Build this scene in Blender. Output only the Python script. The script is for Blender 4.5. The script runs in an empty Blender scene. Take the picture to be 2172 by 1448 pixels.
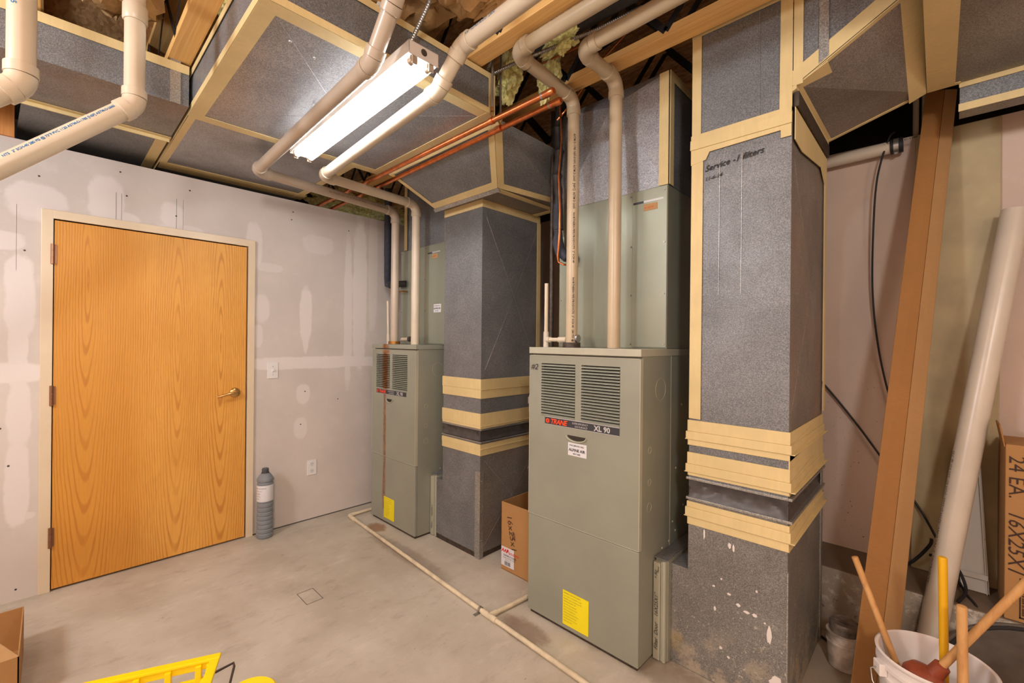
import bpy, bmesh, math, random
from math import sin, cos, pi, radians
from mathutils import Vector, Matrix, noise

random.seed(7)
S = bpy.context.scene
COL = S.collection

# ------------------------------------------------------------------ camera
YAW, ROLL, FPX = 0.765466, -0.0099054, 940.0
f_ = Vector((-sin(YAW), cos(YAW), 0)); r_ = Vector((cos(YAW), sin(YAW), 0)); u_ = Vector((0, 0, 1))
rt = r_ * cos(ROLL) - u_ * sin(ROLL); up = u_ * cos(ROLL) + r_ * sin(ROLL)
cd = bpy.data.cameras.new('camera'); cam = bpy.data.objects.new('camera', cd); COL.objects.link(cam)
cam.matrix_world = Matrix(((rt.x, up.x, -f_.x, 0), (rt.y, up.y, -f_.y, 0), (rt.z, up.z, -f_.z, 1.40), (0, 0, 0, 1)))
cd.sensor_width = 36.0; cd.sensor_fit = 'HORIZONTAL'; cd.lens = 36.0 * FPX / 2172.0; cd.clip_start = 0.02
S.camera = cam

# ------------------------------------------------------------------ world, lights, exposure
w = bpy.data.worlds.new('world'); S.world = w; w.use_nodes = True
w.node_tree.nodes['Background'].inputs[0].default_value = (1.0, 0.86, 0.70, 1)
w.node_tree.nodes['Background'].inputs[1].default_value = 0.3
def area(name, loc, size, sy, energy, color, direction=(0, 0, -1)):
    l = bpy.data.lights.new(name, 'AREA'); l.shape = 'RECTANGLE'; l.size = size; l.size_y = sy
    l.energy = energy; l.color = color
    o = bpy.data.objects.new(name, l); COL.objects.link(o); o.location = loc
    o.rotation_euler = Vector(direction).to_track_quat('-Z', 'Y').to_euler(); return o
WARM = (1.0, 0.83, 0.64)
def fill_lamp(name, loc, energy, color, rad=.16):  # unseen point lamps added as fill, no bulb is modelled
    l = bpy.data.lights.new(name, 'POINT'); l.energy = energy; l.color = color; l.shadow_soft_size = rad
    o = bpy.data.objects.new(name, l); COL.objects.link(o); o.location = loc; return o
fill_lamp('fill_rear', (0.95, -0.7, 2.45), 74, (1.0, .96, .91))
fill_lamp('fill_side', (-1.7, -1.7, 2.45), 90, (.94, .98, 1.04), .22)
fill_lamp('fill_right', (1.45, .55, 2.35), 12, (1.0, .86, .70))
TUBE_POWER = 22.0
S.view_settings.view_transform = 'Standard'; S.view_settings.look = 'None'
S.view_settings.gamma = 1.0; S.view_settings.use_curve_mapping = False
S.view_settings.exposure = 0.68
S.cycles.max_bounces = 6; S.cycles.diffuse_bounces = 4; S.cycles.glossy_bounces = 4
S.cycles.sample_clamp_indirect = 6.0
try: S.cycles.use_denoising = True
except Exception: pass

# ------------------------------------------------------------------ materials
def lin(c): return tuple(((v / 255) / 12.92 if v / 255 <= .04045 else ((v / 255 + .055) / 1.055) ** 2.4) for v in c)
class NT:
    def __init__(s, name):
        s.m = bpy.data.materials.new(name); s.m.use_nodes = True; s.t = s.m.node_tree
        s.b = s.t.nodes['Principled BSDF']; s.L = s.t.links
        s.tc = s.t.nodes.new('ShaderNodeTexCoord'); s.geo = s.t.nodes.new('ShaderNodeNewGeometry')
    def n(s, typ, **kw):
        x = s.t.nodes.new('ShaderNode' + typ)
        for k, v in kw.items(): setattr(x, k, v)
        return x
    def pos(s, scale=(1, 1, 1)):
        mp = s.n('Mapping'); mp.inputs['Scale'].default_value = scale
        s.L.new(s.geo.outputs['Position'], mp.inputs['Vector']); return mp.outputs[0]
    def noise(s, scale, detail=4, rough=.55, vec=None, dist=0):
        x = s.n('TexNoise'); x.inputs['Scale'].default_value = scale; x.inputs['Detail'].default_value = detail
        x.inputs['Roughness'].default_value = rough; x.inputs['Distortion'].default_value = dist
        s.L.new(vec if vec is not None else s.geo.outputs['Position'], x.inputs['Vector']); return x.outputs[0]
    def math(s, op, a, b=None, c=None, clamp=False):
        x = s.n('Math', operation=op); x.use_clamp = clamp
        for i, v in enumerate((a, b, c)):
            if v is None: continue
            if isinstance(v, (int, float)): x.inputs[i].default_value = v
            else: s.L.new(v, x.inputs[i])
        return x.outputs[0]
    def ramp(s, fac, lo, hi, a=0., b=1.):
        x = s.n('MapRange'); x.interpolation_type = 'SMOOTHSTEP'
        for k, v in (('From Min', lo), ('From Max', hi), ('To Min', a), ('To Max', b)): x.inputs[k].default_value = v
        s.L.new(fac, x.inputs['Value']); return x.outputs[0]
    def mix(s, fac, a, b):
        x = s.n('Mix', data_type='RGBA'); 
        for i, v in ((0, fac), (6, a), (7, b)):
            if isinstance(v, (int, float)): x.inputs[i].default_value = v
            elif isinstance(v, tuple): x.inputs[i].default_value = (*v[:3], 1)
            else: s.L.new(v, x.inputs[i])
        return x.outputs[2]
    def xyz(s):
        x = s.n('SeparateXYZ'); s.L.new(s.geo.outputs['Position'], x.inputs[0]); return x.outputs
    def color(s, c):
        if isinstance(c, tuple): s.b.inputs['Base Color'].default_value = (*c[:3], 1)
        else: s.L.new(c, s.b.inputs['Base Color'])
    def bump(s, h, strength=.3, dist=.002):
        x = s.n('Bump'); x.inputs['Strength'].default_value = strength; x.inputs['Distance'].default_value = dist
        s.L.new(h, x.inputs['Height']); s.L.new(x.outputs[0], s.b.inputs['Normal'])
def simple(name, c, rough=.6, metal=0., var=.06, vscale=6., bump=0., bscale=200., spec=.5):
    t = NT(name); c = lin(c)
    if var: 
        f = t.noise(vscale, 5)
        t.color(t.mix(t.ramp(f, .3, .7), tuple(v * (1 - var * 1.6) for v in c), tuple(min(1, v * (1 + var)) for v in c)))
    else: t.color(c)
    t.b.inputs['Roughness'].default_value = rough; t.b.inputs['Metallic'].default_value = metal
    t.b.inputs['Specular IOR Level'].default_value = spec
    if bump: t.bump(t.noise(bscale, 3), bump, .001)
    return t.m
M = {}
def galv(name, c=(150, 150, 150), dirt=0., metal=.75, rough=.42, brown=0.):
    t = NT(name)
    sp = t.n('TexVoronoi'); sp.inputs['Scale'].default_value = 300; t.L.new(t.pos((1, 1, 1)), sp.inputs['Vector'])
    fl = t.n('SeparateColor'); t.L.new(sp.outputs['Color'], fl.inputs[0])
    big = t.noise(3.5, 6, .6); fine = t.noise(240, 2, .7)
    c0 = lin(c)
    k = t.math('MULTIPLY_ADD', fl.outputs[0], .42, .68)
    k = t.math('MULTIPLY', k, t.ramp(big, .25, .75, .78, 1.12))
    k = t.math('MULTIPLY', k, t.ramp(fine, .3, .7, .66, 1.26))
    vm = t.n('VectorMath', operation='SCALE'); vm.inputs[0].default_value = c0; t.L.new(k, vm.inputs['Scale'])
    out = vm.outputs[0]
    if brown:
        out = t.mix(t.ramp(t.noise(2.2, 4), .45, .75, 0, brown), out, lin((150, 105, 78)))
    if dirt:
        z = t.xyz()[2]
        s1 = t.ramp(t.noise(95, 3, .7), .60, .70); s2 = t.ramp(t.noise(23, 4, .75), .62, .66)
        sp2 = t.math('MAXIMUM', s1, s2)
        low = t.ramp(z, .55, .05, .10, 1.); 
        sp2 = t.math('MULTIPLY', sp2, low)
        big2 = t.math('MULTIPLY', t.ramp(t.noise(9, 6, .7), .47, .60), t.ramp(z, .30, .0, 0, .85))
        out = t.mix(t.math('MULTIPLY', sp2, dirt), out, lin((205, 198, 182)))
        out = t.mix(t.math('MULTIPLY', big2, dirt), out, lin((186, 172, 150)))
        ye = t.math('MULTIPLY', t.ramp(t.noise(7, 3), .56, .68), t.ramp(z, .35, .02, 0, .5))
        out = t.mix(ye, out, lin((165, 140, 70)))
    t.color(out)
    t.b.inputs['Metallic'].default_value = metal
    t.L.new(t.ramp(big, .2, .8, rough + .08, rough - .06), t.b.inputs['Roughness'])
    t.bump(t.noise(9, 3), .25, .006)
    return t.m
M['galv'] = galv('galvanised_steel', (130, 132, 135), metal=.24, rough=.46)
M['galv_lit'] = galv('galvanised_lit', (176, 176, 180), metal=.6, rough=.36)  # lighter copy of galv, paints faces as bright with reflections
M['galv_brown'] = galv('galvanised_warm', (146, 141, 136), metal=.4, rough=.42, brown=.35)  # brown patches paint the wood reflected on duct undersides
M['galv_dirty'] = galv('galvanised_dirty', (138, 136, 132), dirt=.9, metal=.3, rough=.5)
M['galv_edge'] = galv('galvanised_edge', (185, 184, 180), metal=.7, rough=.4)
t = NT('paper_tape'); c = lin((222, 200, 146)); f = t.noise(60, 3, vec=t.pos((1, 1, .15))); g = t.noise(4, 4)
t.color(t.mix(t.ramp(g, .3, .7), tuple(v * .84 for v in c), t.mix(t.ramp(f, .35, .65), tuple(v * .93 for v in c), c)))
t.b.inputs['Roughness'].default_value = .55; t.bump(t.noise(35, 4), .35, .002); M['tape'] = t.m
M['furnace'] = simple('furnace_enamel', (148, 150, 136), .38, .15, .04, 3)
M['furnace_shade'] = simple('furnace_louver_shadow', (46, 40, 28), .7, 0, .1)  # near-black colour stands in for shade behind the louvers and in the pull
M['furnace_edge'] = simple('furnace_edge', (176, 174, 156), .4, .1, .03)
M['coil'] = simple('coil_case_enamel', (150, 154, 138), .30, .35, .04, 3)
M['pvc'] = simple('pvc_cream', (206, 192, 170), .32, 0, .04, 5)
M['pvc_tan'] = simple('pvc_tan', (186, 168, 140), .34, 0, .06, 5)
M['pvc_pink'] = simple('pvc_aged', (196, 176, 156), .32, 0, .05, 5)
M['pvc_grey'] = simple('pvc_greyish', (186, 170, 152), .28, 0, .05, 5)
M['pvc_white'] = simple('pvc_white', (206, 194, 178), .3, 0, .04, 5)
M['pvc_drain'] = simple('pvc_drain', (214, 200, 172), .5, 0, .12, 14)
M['copper'] = simple('copper', (214, 128, 78), .28, .9, .12, 30)
M['copper_old'] = simple('copper_old', (170, 120, 62), .4, .8, .1, 30)
M['steel'] = simple('zinc_steel', (170, 168, 165), .35, .85, .06, 20)
M['steel_dark'] = simple('dark_steel', (80, 70, 62), .5, .5, .2, 40)
M['white_paint'] = simple('white_enamel', (196, 186, 176), .4, 0, .03)
M['frame'] = simple('cream_frame_paint', (218, 200, 172), .35, 0, .02)
M['hinge'] = simple('brass_bronze_hinge', (150, 112, 88), .4, .8, .05)
M['brass'] = simple('brass', (214, 174, 112), .25, .95, .04)
M['black'] = simple('black_rubber', (34, 33, 36), .6, 0, .1)
M['foam'] = simple('pipe_insulation_foam', (52, 55, 66), .75, 0, .15, 30, .3)
M['foam_blk'] = simple('pipe_insulation_black', (40, 38, 38), .55, 0, .15, 30, .3)
M['canvas'] = simple('black_canvas_collar', (74, 70, 70), .42, 0, .12, 30, .4, 40)
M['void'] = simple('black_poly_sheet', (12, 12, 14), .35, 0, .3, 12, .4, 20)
M['white'] = simple('white_plastic', (226, 224, 222), .35, 0, .02)
M['label'] = simple('white_label_paper', (214, 214, 218), .6, 0, 0)
M['ink'] = simple('black_ink', (28, 28, 30), .7, 0, 0)
M['ink_grey'] = simple('grey_ink', (80, 76, 72), .7, 0, 0)
M['ink_blue'] = simple('blue_print', (22, 104, 160), .6, 0, 0)
M['marker'] = simple('marker_ink', (36, 34, 34), .6, 0, 0)
M['orange'] = simple('orange_red_print', (244, 74, 26), .5, 0, 0)
M['red'] = simple('red_print', (214, 34, 30), .5, 0, 0)
M['silver'] = simple('silver_print', (196, 196, 196), .4, .3, 0)
M['badge'] = simple('badge_charcoal', (52, 54, 60), .4, 0, 0)
M['yellow_label'] = simple('yellow_label', (240, 224, 20), .55, 0, .02)
M['yellow'] = simple('yellow_plastic', (250, 216, 0), .32, 0, .02)
M['yellow_stick'] = simple('yellow_handle_coating', (222, 168, 14), .3, 0, .03)
M['bucket'] = simple('white_bucket_plastic', (224, 216, 212), .35, 0, .03)
M['pail'] = simple('stained_pail_plastic', (206, 198, 190), .5, 0, .25, 18)
M['pail_lid'] = simple('cloudy_pail_lid', (120, 112, 106), .35, 0, .3, 30)
M['plunger'] = simple('brown_red_rubber', (140, 66, 42), .42, 0, .15, 14)
M['toner'] = simple('blue_grey_plastic', (128, 134, 140), .4, 0, .04)
M['toner_dark'] = simple('dark_grey_cap', (74, 78, 82), .4, 0, .04)
M['louver_cream'] = simple('cream_louver_paint', (220, 200, 168), .45, 0, .03)
M['rubber_grey'] = simple('grey_rubber', (92, 84, 78), .6, 0, .15, 10)
M['bulb_end'] = simple('aluminium_cap', (190, 176, 160), .35, .7, .03)
M['plastic_print_brown'] = simple('dark_brown_print', (60, 38, 26), .7, 0, 0)
M['fiberglass'] = simple('yellow_fiberglass', (255, 242, 165), .95, 0, .25, 40, 1.0, 60)
t = NT('strip_paint'); f = t.ramp(t.noise(60, 4, .8), .66, .72)
t.color(t.mix(f, lin((206, 202, 196)), lin((80, 74, 68)))); t.b.inputs['Roughness'].default_value = .5; M['strip'] = t.m
def cardboard(name, c, c2=None):
    t = NT(name); c = lin(c); f = t.noise(160, 2, vec=t.pos((.3, .3, 1))); g = t.noise(5, 4)
    t.color(t.mix(t.ramp(g, .3, .7), tuple(v * .88 for v in c), t.mix(t.ramp(f, .3, .7), tuple(v * .93 for v in c), c)))
    t.b.inputs['Roughness'].default_value = .8; t.bump(f, .15, .001); return t.m
M['card'] = cardboard('cardboard', (178, 132, 80)); M['card_dark'] = cardboard('cardboard_dark', (158, 110, 58))
M['card_light'] = cardboard('cardboard_light', (186, 146, 98)); M['card_tape'] = cardboard('cardboard_edge_tape', (170, 130, 84))
t = NT('kraft'); c = lin((206, 168, 116)); g = t.noise(9, 5)
t.color(t.mix(t.ramp(g, .3, .7), tuple(v * .7 for v in c), c)); t.b.inputs['Roughness'].default_value = .75; t.bump(t.noise(14, 4), .6, .02); M['kraft'] = t.m
def pine(name, c, dark, vec):
    t = NT(name); c = lin(c); d = lin(dark); p = t.pos(vec)
    f = t.noise(1.0, 5, .6, p, .6); k = t.noise(1.0, 3, .5, t.pos(tuple(v * 3 for v in vec)), .3)
    kn = t.ramp(t.noise(5, 2, .5, t.pos((.6, 1, 1))), .72, .78)
    o = t.mix(t.ramp(f, .35, .65), c, tuple((a + b) / 2 for a, b in zip(c, d))); o = t.mix(t.ramp(k, .5, .75, 0, .5), o, d)
    t.color(t.mix(kn, o, lin((110, 58, 26)))); t.b.inputs['Roughness'].default_value = .6; return t.m
M['pine_x'] = pine('pine_chord', (238, 194, 124), (210, 152, 82), (1.2, 45, 45))
M['pine_z'] = pine('pine_stud', (216, 150, 80), (176, 104, 44), (45, 45, 1.2))
t = NT('web_steel'); t.color(lin((58, 60, 66))); t.b.inputs['Metallic'].default_value = .6; t.b.inputs['Roughness'].default_value = .45; M['web'] = t.m
t = NT('osb'); v1 = t.n('TexVoronoi'); v1.inputs['Scale'].default_value = 30
mp = t.pos((1, 2.6, 1)); t.L.new(mp, v1.inputs['Vector'])
se = t.n('SeparateColor'); t.L.new(v1.outputs['Color'], se.inputs[0])
t.color(t.mix(se.outputs[0], lin((176, 128, 82)), lin((222, 178, 124)))); t.b.inputs['Roughness'].default_value = .8; M['osb'] = t.m

# gypsum wall paper with patches of joint compound (they are on the wall itself)
def gypsum(name, base, mud, blobs, axis, strips=()):
    t = NT(name); x = t.xyz(); A = x[1] if axis == 'y' else x[0]; Z = x[2]
    n1 = t.noise(7, 4, .6); n2 = t.noise(26, 3, .6)
    wob = t.math('ADD', t.math('MULTIPLY_ADD', n1, 1.7, -.85), t.math('MULTIPLY_ADD', n2, .7, -.35))
    m = None
    for (a, z, ra, rz, k) in blobs:
        da = t.math('MULTIPLY', t.math('SUBTRACT', A, a), 1 / ra); dz = t.math('MULTIPLY', t.math('SUBTRACT', Z, z), 1 / rz)
        d = t.math('ADD', t.math('POWER', t.math('ABSOLUTE', da), 2.6), t.math('POWER', t.math('ABSOLUTE', dz), 2.6))
        v = t.ramp(t.math('ADD', d, wob), 1.4, .72, 0, k)
        m = v if m is None else t.math('MAXIMUM', m, v)
    g = t.noise(2.5, 4)
    b = lin(base); base_c = t.mix(t.ramp(g, .3, .7), tuple(v * .93 for v in b), tuple(v * 1.04 for v in b))
    smear = t.ramp(t.noise(11, 5, .7), .56, .70, 0, .22)
    base_c = t.mix(smear, base_c, lin(mud))
    o = t.mix(m, base_c, lin(mud)) if m is not None else base_c
    if axis == 'x':
        sk = t.math('MULTIPLY', t.ramp(t.noise(75, 2, .5), .66, .70), t.math('MULTIPLY', t.ramp(A, -.16, -.24), t.ramp(Z, 1.5, .9)))
        sk = t.math('MULTIPLY', sk, t.ramp(t.noise(8, 3), .42, .58)); o = t.mix(t.math('MULTIPLY', sk, .8), o, lin((84, 62, 48)))
    t.color(o); t.b.inputs['Roughness'].default_value = .72
    t.bump(t.noise(45, 3), .12, .001); return t.m
BL = [(-.42, 1.98, .09, .05, .9), (-.06, 2.13, .11, .10, .8), (-.20, 1.90, .10, .05, .8), (.22, 2.20, .075, .14, .9), (.27, 2.10, .10, .05, .8), (.53, 2.17, .06, .09, .8),
      (.58, 2.10, .12, .03, .7), (1.00, 2.07, .05, .16, .75), (1.10, 1.92, .09, .03, .5), (1.05, 1.62, .05, .10, .6), (1.03, 1.42, .03, .08, .6),
      (1.36, 1.60, .045, .21, .95), (1.36, 1.42, .02, .12, .9), (1.35, .98, .05, .075, .85), (1.33, .72, .045, .075, .8), (1.46, 2.14, .12, .07, .4), (1.70, 1.62, .035, .60, .8), (1.80, 1.75, .06, .62, .9),
      (-.115, 1.62, .055, .22, .9), (-.12, 1.30, .035, .2, .85), (-.115, .98, .045, .17, .9), (-.12, .62, .045, .22, .9), (-.1, .44, .05, .02, .6),
      (1.5, 1.22, .62, .045, 1.), (-.3, 1.21, .30, .055, 1.), (1.92, 2.0, .04, .5, .5)]
M['gyp_left'] = gypsum('gypsum_board_mudded', (204, 195, 188), (220, 212, 208), BL, 'y')
BR = [(-.30, .8, .09, .5, .5), (-.30, 1.5, .08, .6, .45), (.6, 1.4, .1, 1, .5)]
M['gyp_back'] = gypsum('gypsum_board_back', (204, 182, 168), (214, 198, 190), BR, 'x')
M['board'] = simple('beige_panel_board', (176, 160, 124), .6, 0, .10, 4)

t = NT('concrete_floor'); x = t.xyz()
a = t.noise(2.2, 6, .6); b_ = t.noise(13, 6, .7, t.pos((1, .45, 1))); c_ = t.noise(70, 4, .7)
base = t.mix(t.ramp(a, .3, .7), lin((176, 166, 150)), lin((198, 190, 176)))
base = t.mix(t.ramp(b_, .52, .72, 0, .45), base, lin((150, 136, 120)))
base = t.mix(t.ramp(b_, .46, .30, 0, .35), base, lin((216, 206, 194)))
sp = t.ramp(t.noise(46, 2, .5, t.pos((1, .4, 1))), .74, .77, 0, .6)
base = t.mix(sp, base, lin((96, 82, 72)))
base = t.mix(t.ramp(c_, .55, .8, 0, .25), base, lin((140, 122, 104)))
def spot(t, x, cx, cy, rx, ry, n):
    dx = t.math('MULTIPLY', t.math('SUBTRACT', x[0], cx), 1 / rx); dy = t.math('MULTIPLY', t.math('SUBTRACT', x[1], cy), 1 / ry)
    d = t.math('ADD', t.math('MULTIPLY', dx, dx), t.math('MULTIPLY', dy, dy)); return t.ramp(t.math('ADD', d, n), 1.3, .3)
nn = t.math('MULTIPLY_ADD', t.noise(18, 5, .7), 1.6, -.8)
base = t.mix(t.math('MULTIPLY', spot(t, x, -3.02, 1.70, .10, .07, nn), .75), base, lin((130, 84, 46)))
base = t.mix(t.math('MULTIPLY', spot(t, x, -1.45, 1.60, .16, .08, nn), .6), base, lin((110, 78, 54)))
base = t.mix(t.math('MULTIPLY', spot(t, x, -2.5, 1.62, .5, .07, nn), .4), base, lin((110, 88, 70)))
base = t.mix(t.math('MULTIPLY', spot(t, x, -.4, 2.2, .6, .5, nn), .35), base, lin((104, 86, 68)))
base = t.mix(t.math('MULTIPLY', spot(t, x, -.85, 1.82, .25, .10, nn), .5), base, lin((104, 80, 58)))
t.color(base); t.b.inputs['Roughness'].default_value = .62; t.bump(t.math('ADD', a, t.math('MULTIPLY', c_, .15)), .25, .01); M['floor'] = t.m
t = NT('concrete_ledge'); x = t.xyz()
a = t.noise(14, 6, .75); base = t.mix(t.ramp(t.noise(3, 4), .3, .7), lin((146, 136, 124)), lin((176, 166, 152)))
base = t.mix(t.math('MULTIPLY', t.ramp(a, .50, .62), t.ramp(x[2], .0, .3, .3, .9)), base, lin((200, 194, 184)))
base = t.mix(t.ramp(t.noise(30, 4, .8), .62, .68, 0, .7), base, lin((70, 60, 52)))
base = t.mix(t.ramp(x[2], .309, .314), base, lin((116, 100, 84)))
t.color(base); t.b.inputs['Roughness'].default_value = .8; t.bump(a, .4, .004); M['ledge'] = t.m

# oak veneer for the door (cathedral grain)
t = NT('oak_veneer'); x = t.xyz()
wob = t.math('MULTIPLY_ADD', t.noise(1, 4, .6, t.pos((1, 5, .9))), .05, -.025)
fine = t.math('MULTIPLY_ADD', t.noise(1, 3, .6, t.pos((1, 50, 3.0))), .006, -.003)
y = t.math('ADD', t.math('ADD', x[1], wob), fine)
d = t.math('MINIMUM', t.math('MINIMUM', t.math('ABSOLUTE', t.math('SUBTRACT', y, .14)), t.math('ABSOLUTE', t.math('SUBTRACT', y, .56))), t.math('ABSOLUTE', t.math('SUBTRACT', y, .80)))
sg = t.math('MULTIPLY', t.math('SIGN', t.math('SUBTRACT', y, .35)), .18)
zz = t.math('MULTIPLY', t.math('SUBTRACT', t.math('ADD', x[2], sg), 1.55), .062)
q = t.math('SQRT', t.math('ADD', t.math('MULTIPLY', d, d), t.math('MULTIPLY', zz, zz)))
ln_ = t.math('SINE', t.math('MULTIPLY', q, 560))
line = t.math('MULTIPLY', t.ramp(ln_, .25, 1., 0, .62), t.ramp(t.noise(1, 2, .5, t.pos((1, 14, 1.5))), .3, .6, .35, 1.))
pores = t.ramp(t.noise(1, 2, .6, t.pos((1, 420, 14))), .45, .7, 0, .35)
tone = t.ramp(x[1], .30, .46)
o = t.mix(tone, lin((214, 150, 58)), lin((226, 166, 76)))
o = t.mix(t.ramp(t.noise(2.5, 3), .3, .7, 0, .35), o, lin((204, 138, 50)))
o = t.mix(line, o, lin((178, 108, 32))); o = t.mix(pores, o, lin((188, 122, 42)))
t.color(o); t.b.inputs['Roughness'].default_value = .5; M['oak'] = t.m
M['handle_wood'] = pine('turned_handle_wood', (206, 158, 100), (170, 116, 62), (20, 20, 6))
def emit(name, c, s):
    m = bpy.data.materials.new(name); m.use_nodes = True; b = m.node_tree.nodes['Principled BSDF']
    b.inputs['Base Color'].default_value = (1, 1, 1, 1); b.inputs['Emission Color'].default_value = (*c, 1)
    b.inputs['Emission Strength'].default_value = s; return m
M['tube'] = emit('lit_fluorescent_tube', (.96, .99, 1.03), TUBE_POWER)
# rust run on furnace one (its own stain)
def furnace_rust():
    t = NT('furnace_enamel_rust'); x = t.xyz(); c = lin((148, 150, 136))
    n = t.math('MULTIPLY_ADD', t.noise(1, 4, .7, t.pos((30, 1, 3))), .05, -.025)
    xx = t.math('ADD', x[0], n)
    def band(cx, w, z0, z1, k):
        d = t.ramp(t.math('ABSOLUTE', t.math('SUBTRACT', xx, cx)), w, w * .25, 0, k)
        return t.math('MULTIPLY', d, t.math('MULTIPLY', t.ramp(x[2], z0 - .02, z0 + .02), t.ramp(x[2], z1 + .02, z1 - .02)))
    m = t.math('MAXIMUM', band(-3.055, .055, 1.0, 1.40, .95), band(-3.06, .028, .1, 1.1, .75))
    m = t.math('MAXIMUM', m, band(-3.045, .075, 1.30, 1.36, .8))
    f = t.noise(3, 4)
    base = t.mix(t.ramp(f, .3, .7), tuple(v * .93 for v in c), tuple(v * 1.04 for v in c))
    t.color(t.mix(m, base, t.mix(t.ramp(t.noise(40, 3), .4, .6), lin((150, 92, 30)), lin((112, 58, 22)))))
    t.b.inputs['Roughness'].default_value = .45; t.b.inputs['Metallic'].default_value = .1; return t.m
M['furnace_rust'] = furnace_rust()

# ------------------------------------------------------------------ object helpers
def V(*a): return Vector(a)
class B:
    def __init__(s): s.v = []; s.f = []; s.sm = []
    def add(s, vs, fs, smooth=False):
        o = len(s.v); s.v += [Vector(p) for p in vs]; s.f += [tuple(i + o for i in f) for f in fs]; s.sm += [smooth] * len(fs); return s
    def hexa(s, p):  # p: 4 bottom ccw, 4 top
        return s.add(p, [(3, 2, 1, 0), (4, 5, 6, 7), (0, 1, 5, 4), (1, 2, 6, 5), (2, 3, 7, 6), (3, 0, 4, 7)])
    def box(s, x0, x1, y0, y1, z0, z1):
        return s.hexa([(x0, y0, z0), (x1, y0, z0), (x1, y1, z0), (x0, y1, z0), (x0, y0, z1), (x1, y0, z1), (x1, y1, z1), (x0, y1, z1)])
    def obox(s, c, ax, ay, az):  # centre and half-axis vectors
        c, ax, ay, az = map(Vector, (c, ax, ay, az))
        return s.hexa([c - ax - ay - az, c + ax - ay - az, c + ax + ay - az, c - ax + ay - az, c - ax - ay + az, c + ax - ay + az, c + ax + ay + az, c - ax + ay + az])
    def prism(s, pts, d):
        n = len(pts); d = Vector(d); p = [Vector(q) for q in pts]
        return s.add(p + [q + d for q in p], [tuple(range(n))[::-1], tuple(range(n, 2 * n))] + [(i, (i + 1) % n, n + (i + 1) % n, n + i) for i in range(n)])
    def tube(s, pts, r, n=16, cap=True, inner=None):
        pts = [Vector(p) for p in pts]; rs = r if isinstance(r, (list, tuple)) else [r] * len(pts)
        prev = None; rings = []
        for i, p in enumerate(pts):
            a = pts[i] - pts[i - 1] if i else None; b = pts[i + 1] - pts[i] if i < len(pts) - 1 else None
            t = (a.normalized() + b.normalized()).normalized() if a is not None and b is not None and a.length > 1e-9 and b.length > 1e-9 else (a if b is None or b.length < 1e-9 else b).normalized()
            if prev is None:
                q = t.cross(Vector((0, 0, 1))); q = q if q.length > .05 else t.cross(Vector((0, 1, 0))); prev = q.normalized()
            else:
                prev = (prev - t * prev.dot(t)).normalized()
            w2 = t.cross(prev); rings.append([p + (prev * cos(2 * pi * k / n) + w2 * sin(2 * pi * k / n)) * rs[i] for k in range(n)])
        vs = [q for rg in rings for q in rg]; fs = []
        for i in range(len(pts) - 1):
            for k in range(n): fs.append((i * n + k, i * n + (k + 1) % n, (i + 1) * n + (k + 1) % n, (i + 1) * n + k))
        s.add(vs, fs, True)
        if cap:
            s.add(rings[0], [tuple(range(n))[::-1]]); s.add(rings[-1], [tuple(range(n))])
        return s
    def lathe(s, o, axis, prof, n=24):
        o = Vector(o); ax = Vector(axis).normalized(); q = ax.cross(Vector((0, 0, 1))); q = q if q.length > .05 else Vector((1, 0, 0)); q.normalize(); w2 = ax.cross(q)
        vs = []
        for r, h in prof: vs += [o + ax * h + (q * cos(2 * pi * k / n) + w2 * sin(2 * pi * k / n)) * r for k in range(n)]
        fs = [(i * n + k, i * n + (k + 1) % n, (i + 1) * n + (k + 1) % n, (i + 1) * n + k) for i in range(len(prof) - 1) for k in range(n)]
        return s.add(vs, fs, True)
    def quad(s, a, b, c, d): return s.add([a, b, c, d], [(0, 1, 2, 3)])
def obj(name, b, mat, parent=None, bevel=0., auto=True):
    me = bpy.data.meshes.new(name); off = parent['_w'] if parent is not None else (0, 0, 0); off = Vector(off)
    me.from_pydata([tuple(v - off) for v in b.v], [], b.f)
    me.polygons.foreach_set('use_smooth', b.sm); me.update()
    bm = bmesh.new(); bm.from_mesh(me)
    bmesh.ops.remove_doubles(bm, verts=bm.verts, dist=1e-6)
    bmesh.ops.recalc_face_normals(bm, faces=bm.faces)
    if bevel: bmesh.ops.bevel(bm, geom=[e for e in bm.edges if len(e.link_faces) == 2 and e.calc_face_angle(0) > .5], offset=bevel, segments=2, affect='EDGES', profile=.5)
    bm.to_mesh(me); bm.free()
    if any(b.sm):
        for e in me.edges: pass
        try: me.set_sharp_from_angle(angle=radians(38))
        except Exception: pass
    me.materials.append(M[mat] if isinstance(mat, str) else mat)
    o = bpy.data.objects.new(name, me); COL.objects.link(o)
    if parent is not None: o.parent = parent
    o['_w'] = tuple(off); return o
def tag(o, label, cat, group=None, kind=None):
    o['label'] = label; o['category'] = cat
    if group: o['group'] = group
    if kind: o['kind'] = kind
    return o
def thing(name, label, cat, loc, group=None):
    o = bpy.data.objects.new(name, None); COL.objects.link(o); o.location = loc; o.empty_display_size = .05
    o['_w'] = tuple(loc); return tag(o, label, cat, group)
def struct(name, b, mat, parent=None, bevel=0.):
    o = obj(name, b, mat, parent, bevel)
    if parent is None: o['kind'] = 'structure'
    return o
_k = [0]
def patch(name, parent, O, U, W, pts, mat, thick=.0014):
    """flat piece (tape, label) lying on a surface: O origin, U and W in-plane unit vectors, thickness along UxW"""
    O, U, W = Vector(O), Vector(U).normalized(), Vector(W).normalized(); N = U.cross(W).normalized()
    _k[0] += 1; lf_ = .0002 + ((_k[0] % 7) * .00018 if mat == 'tape' else 0)
    b = B().prism([O + U * a + W * c + N * lf_ for a, c in pts], N * thick); return obj(name, b, mat, parent)
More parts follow.
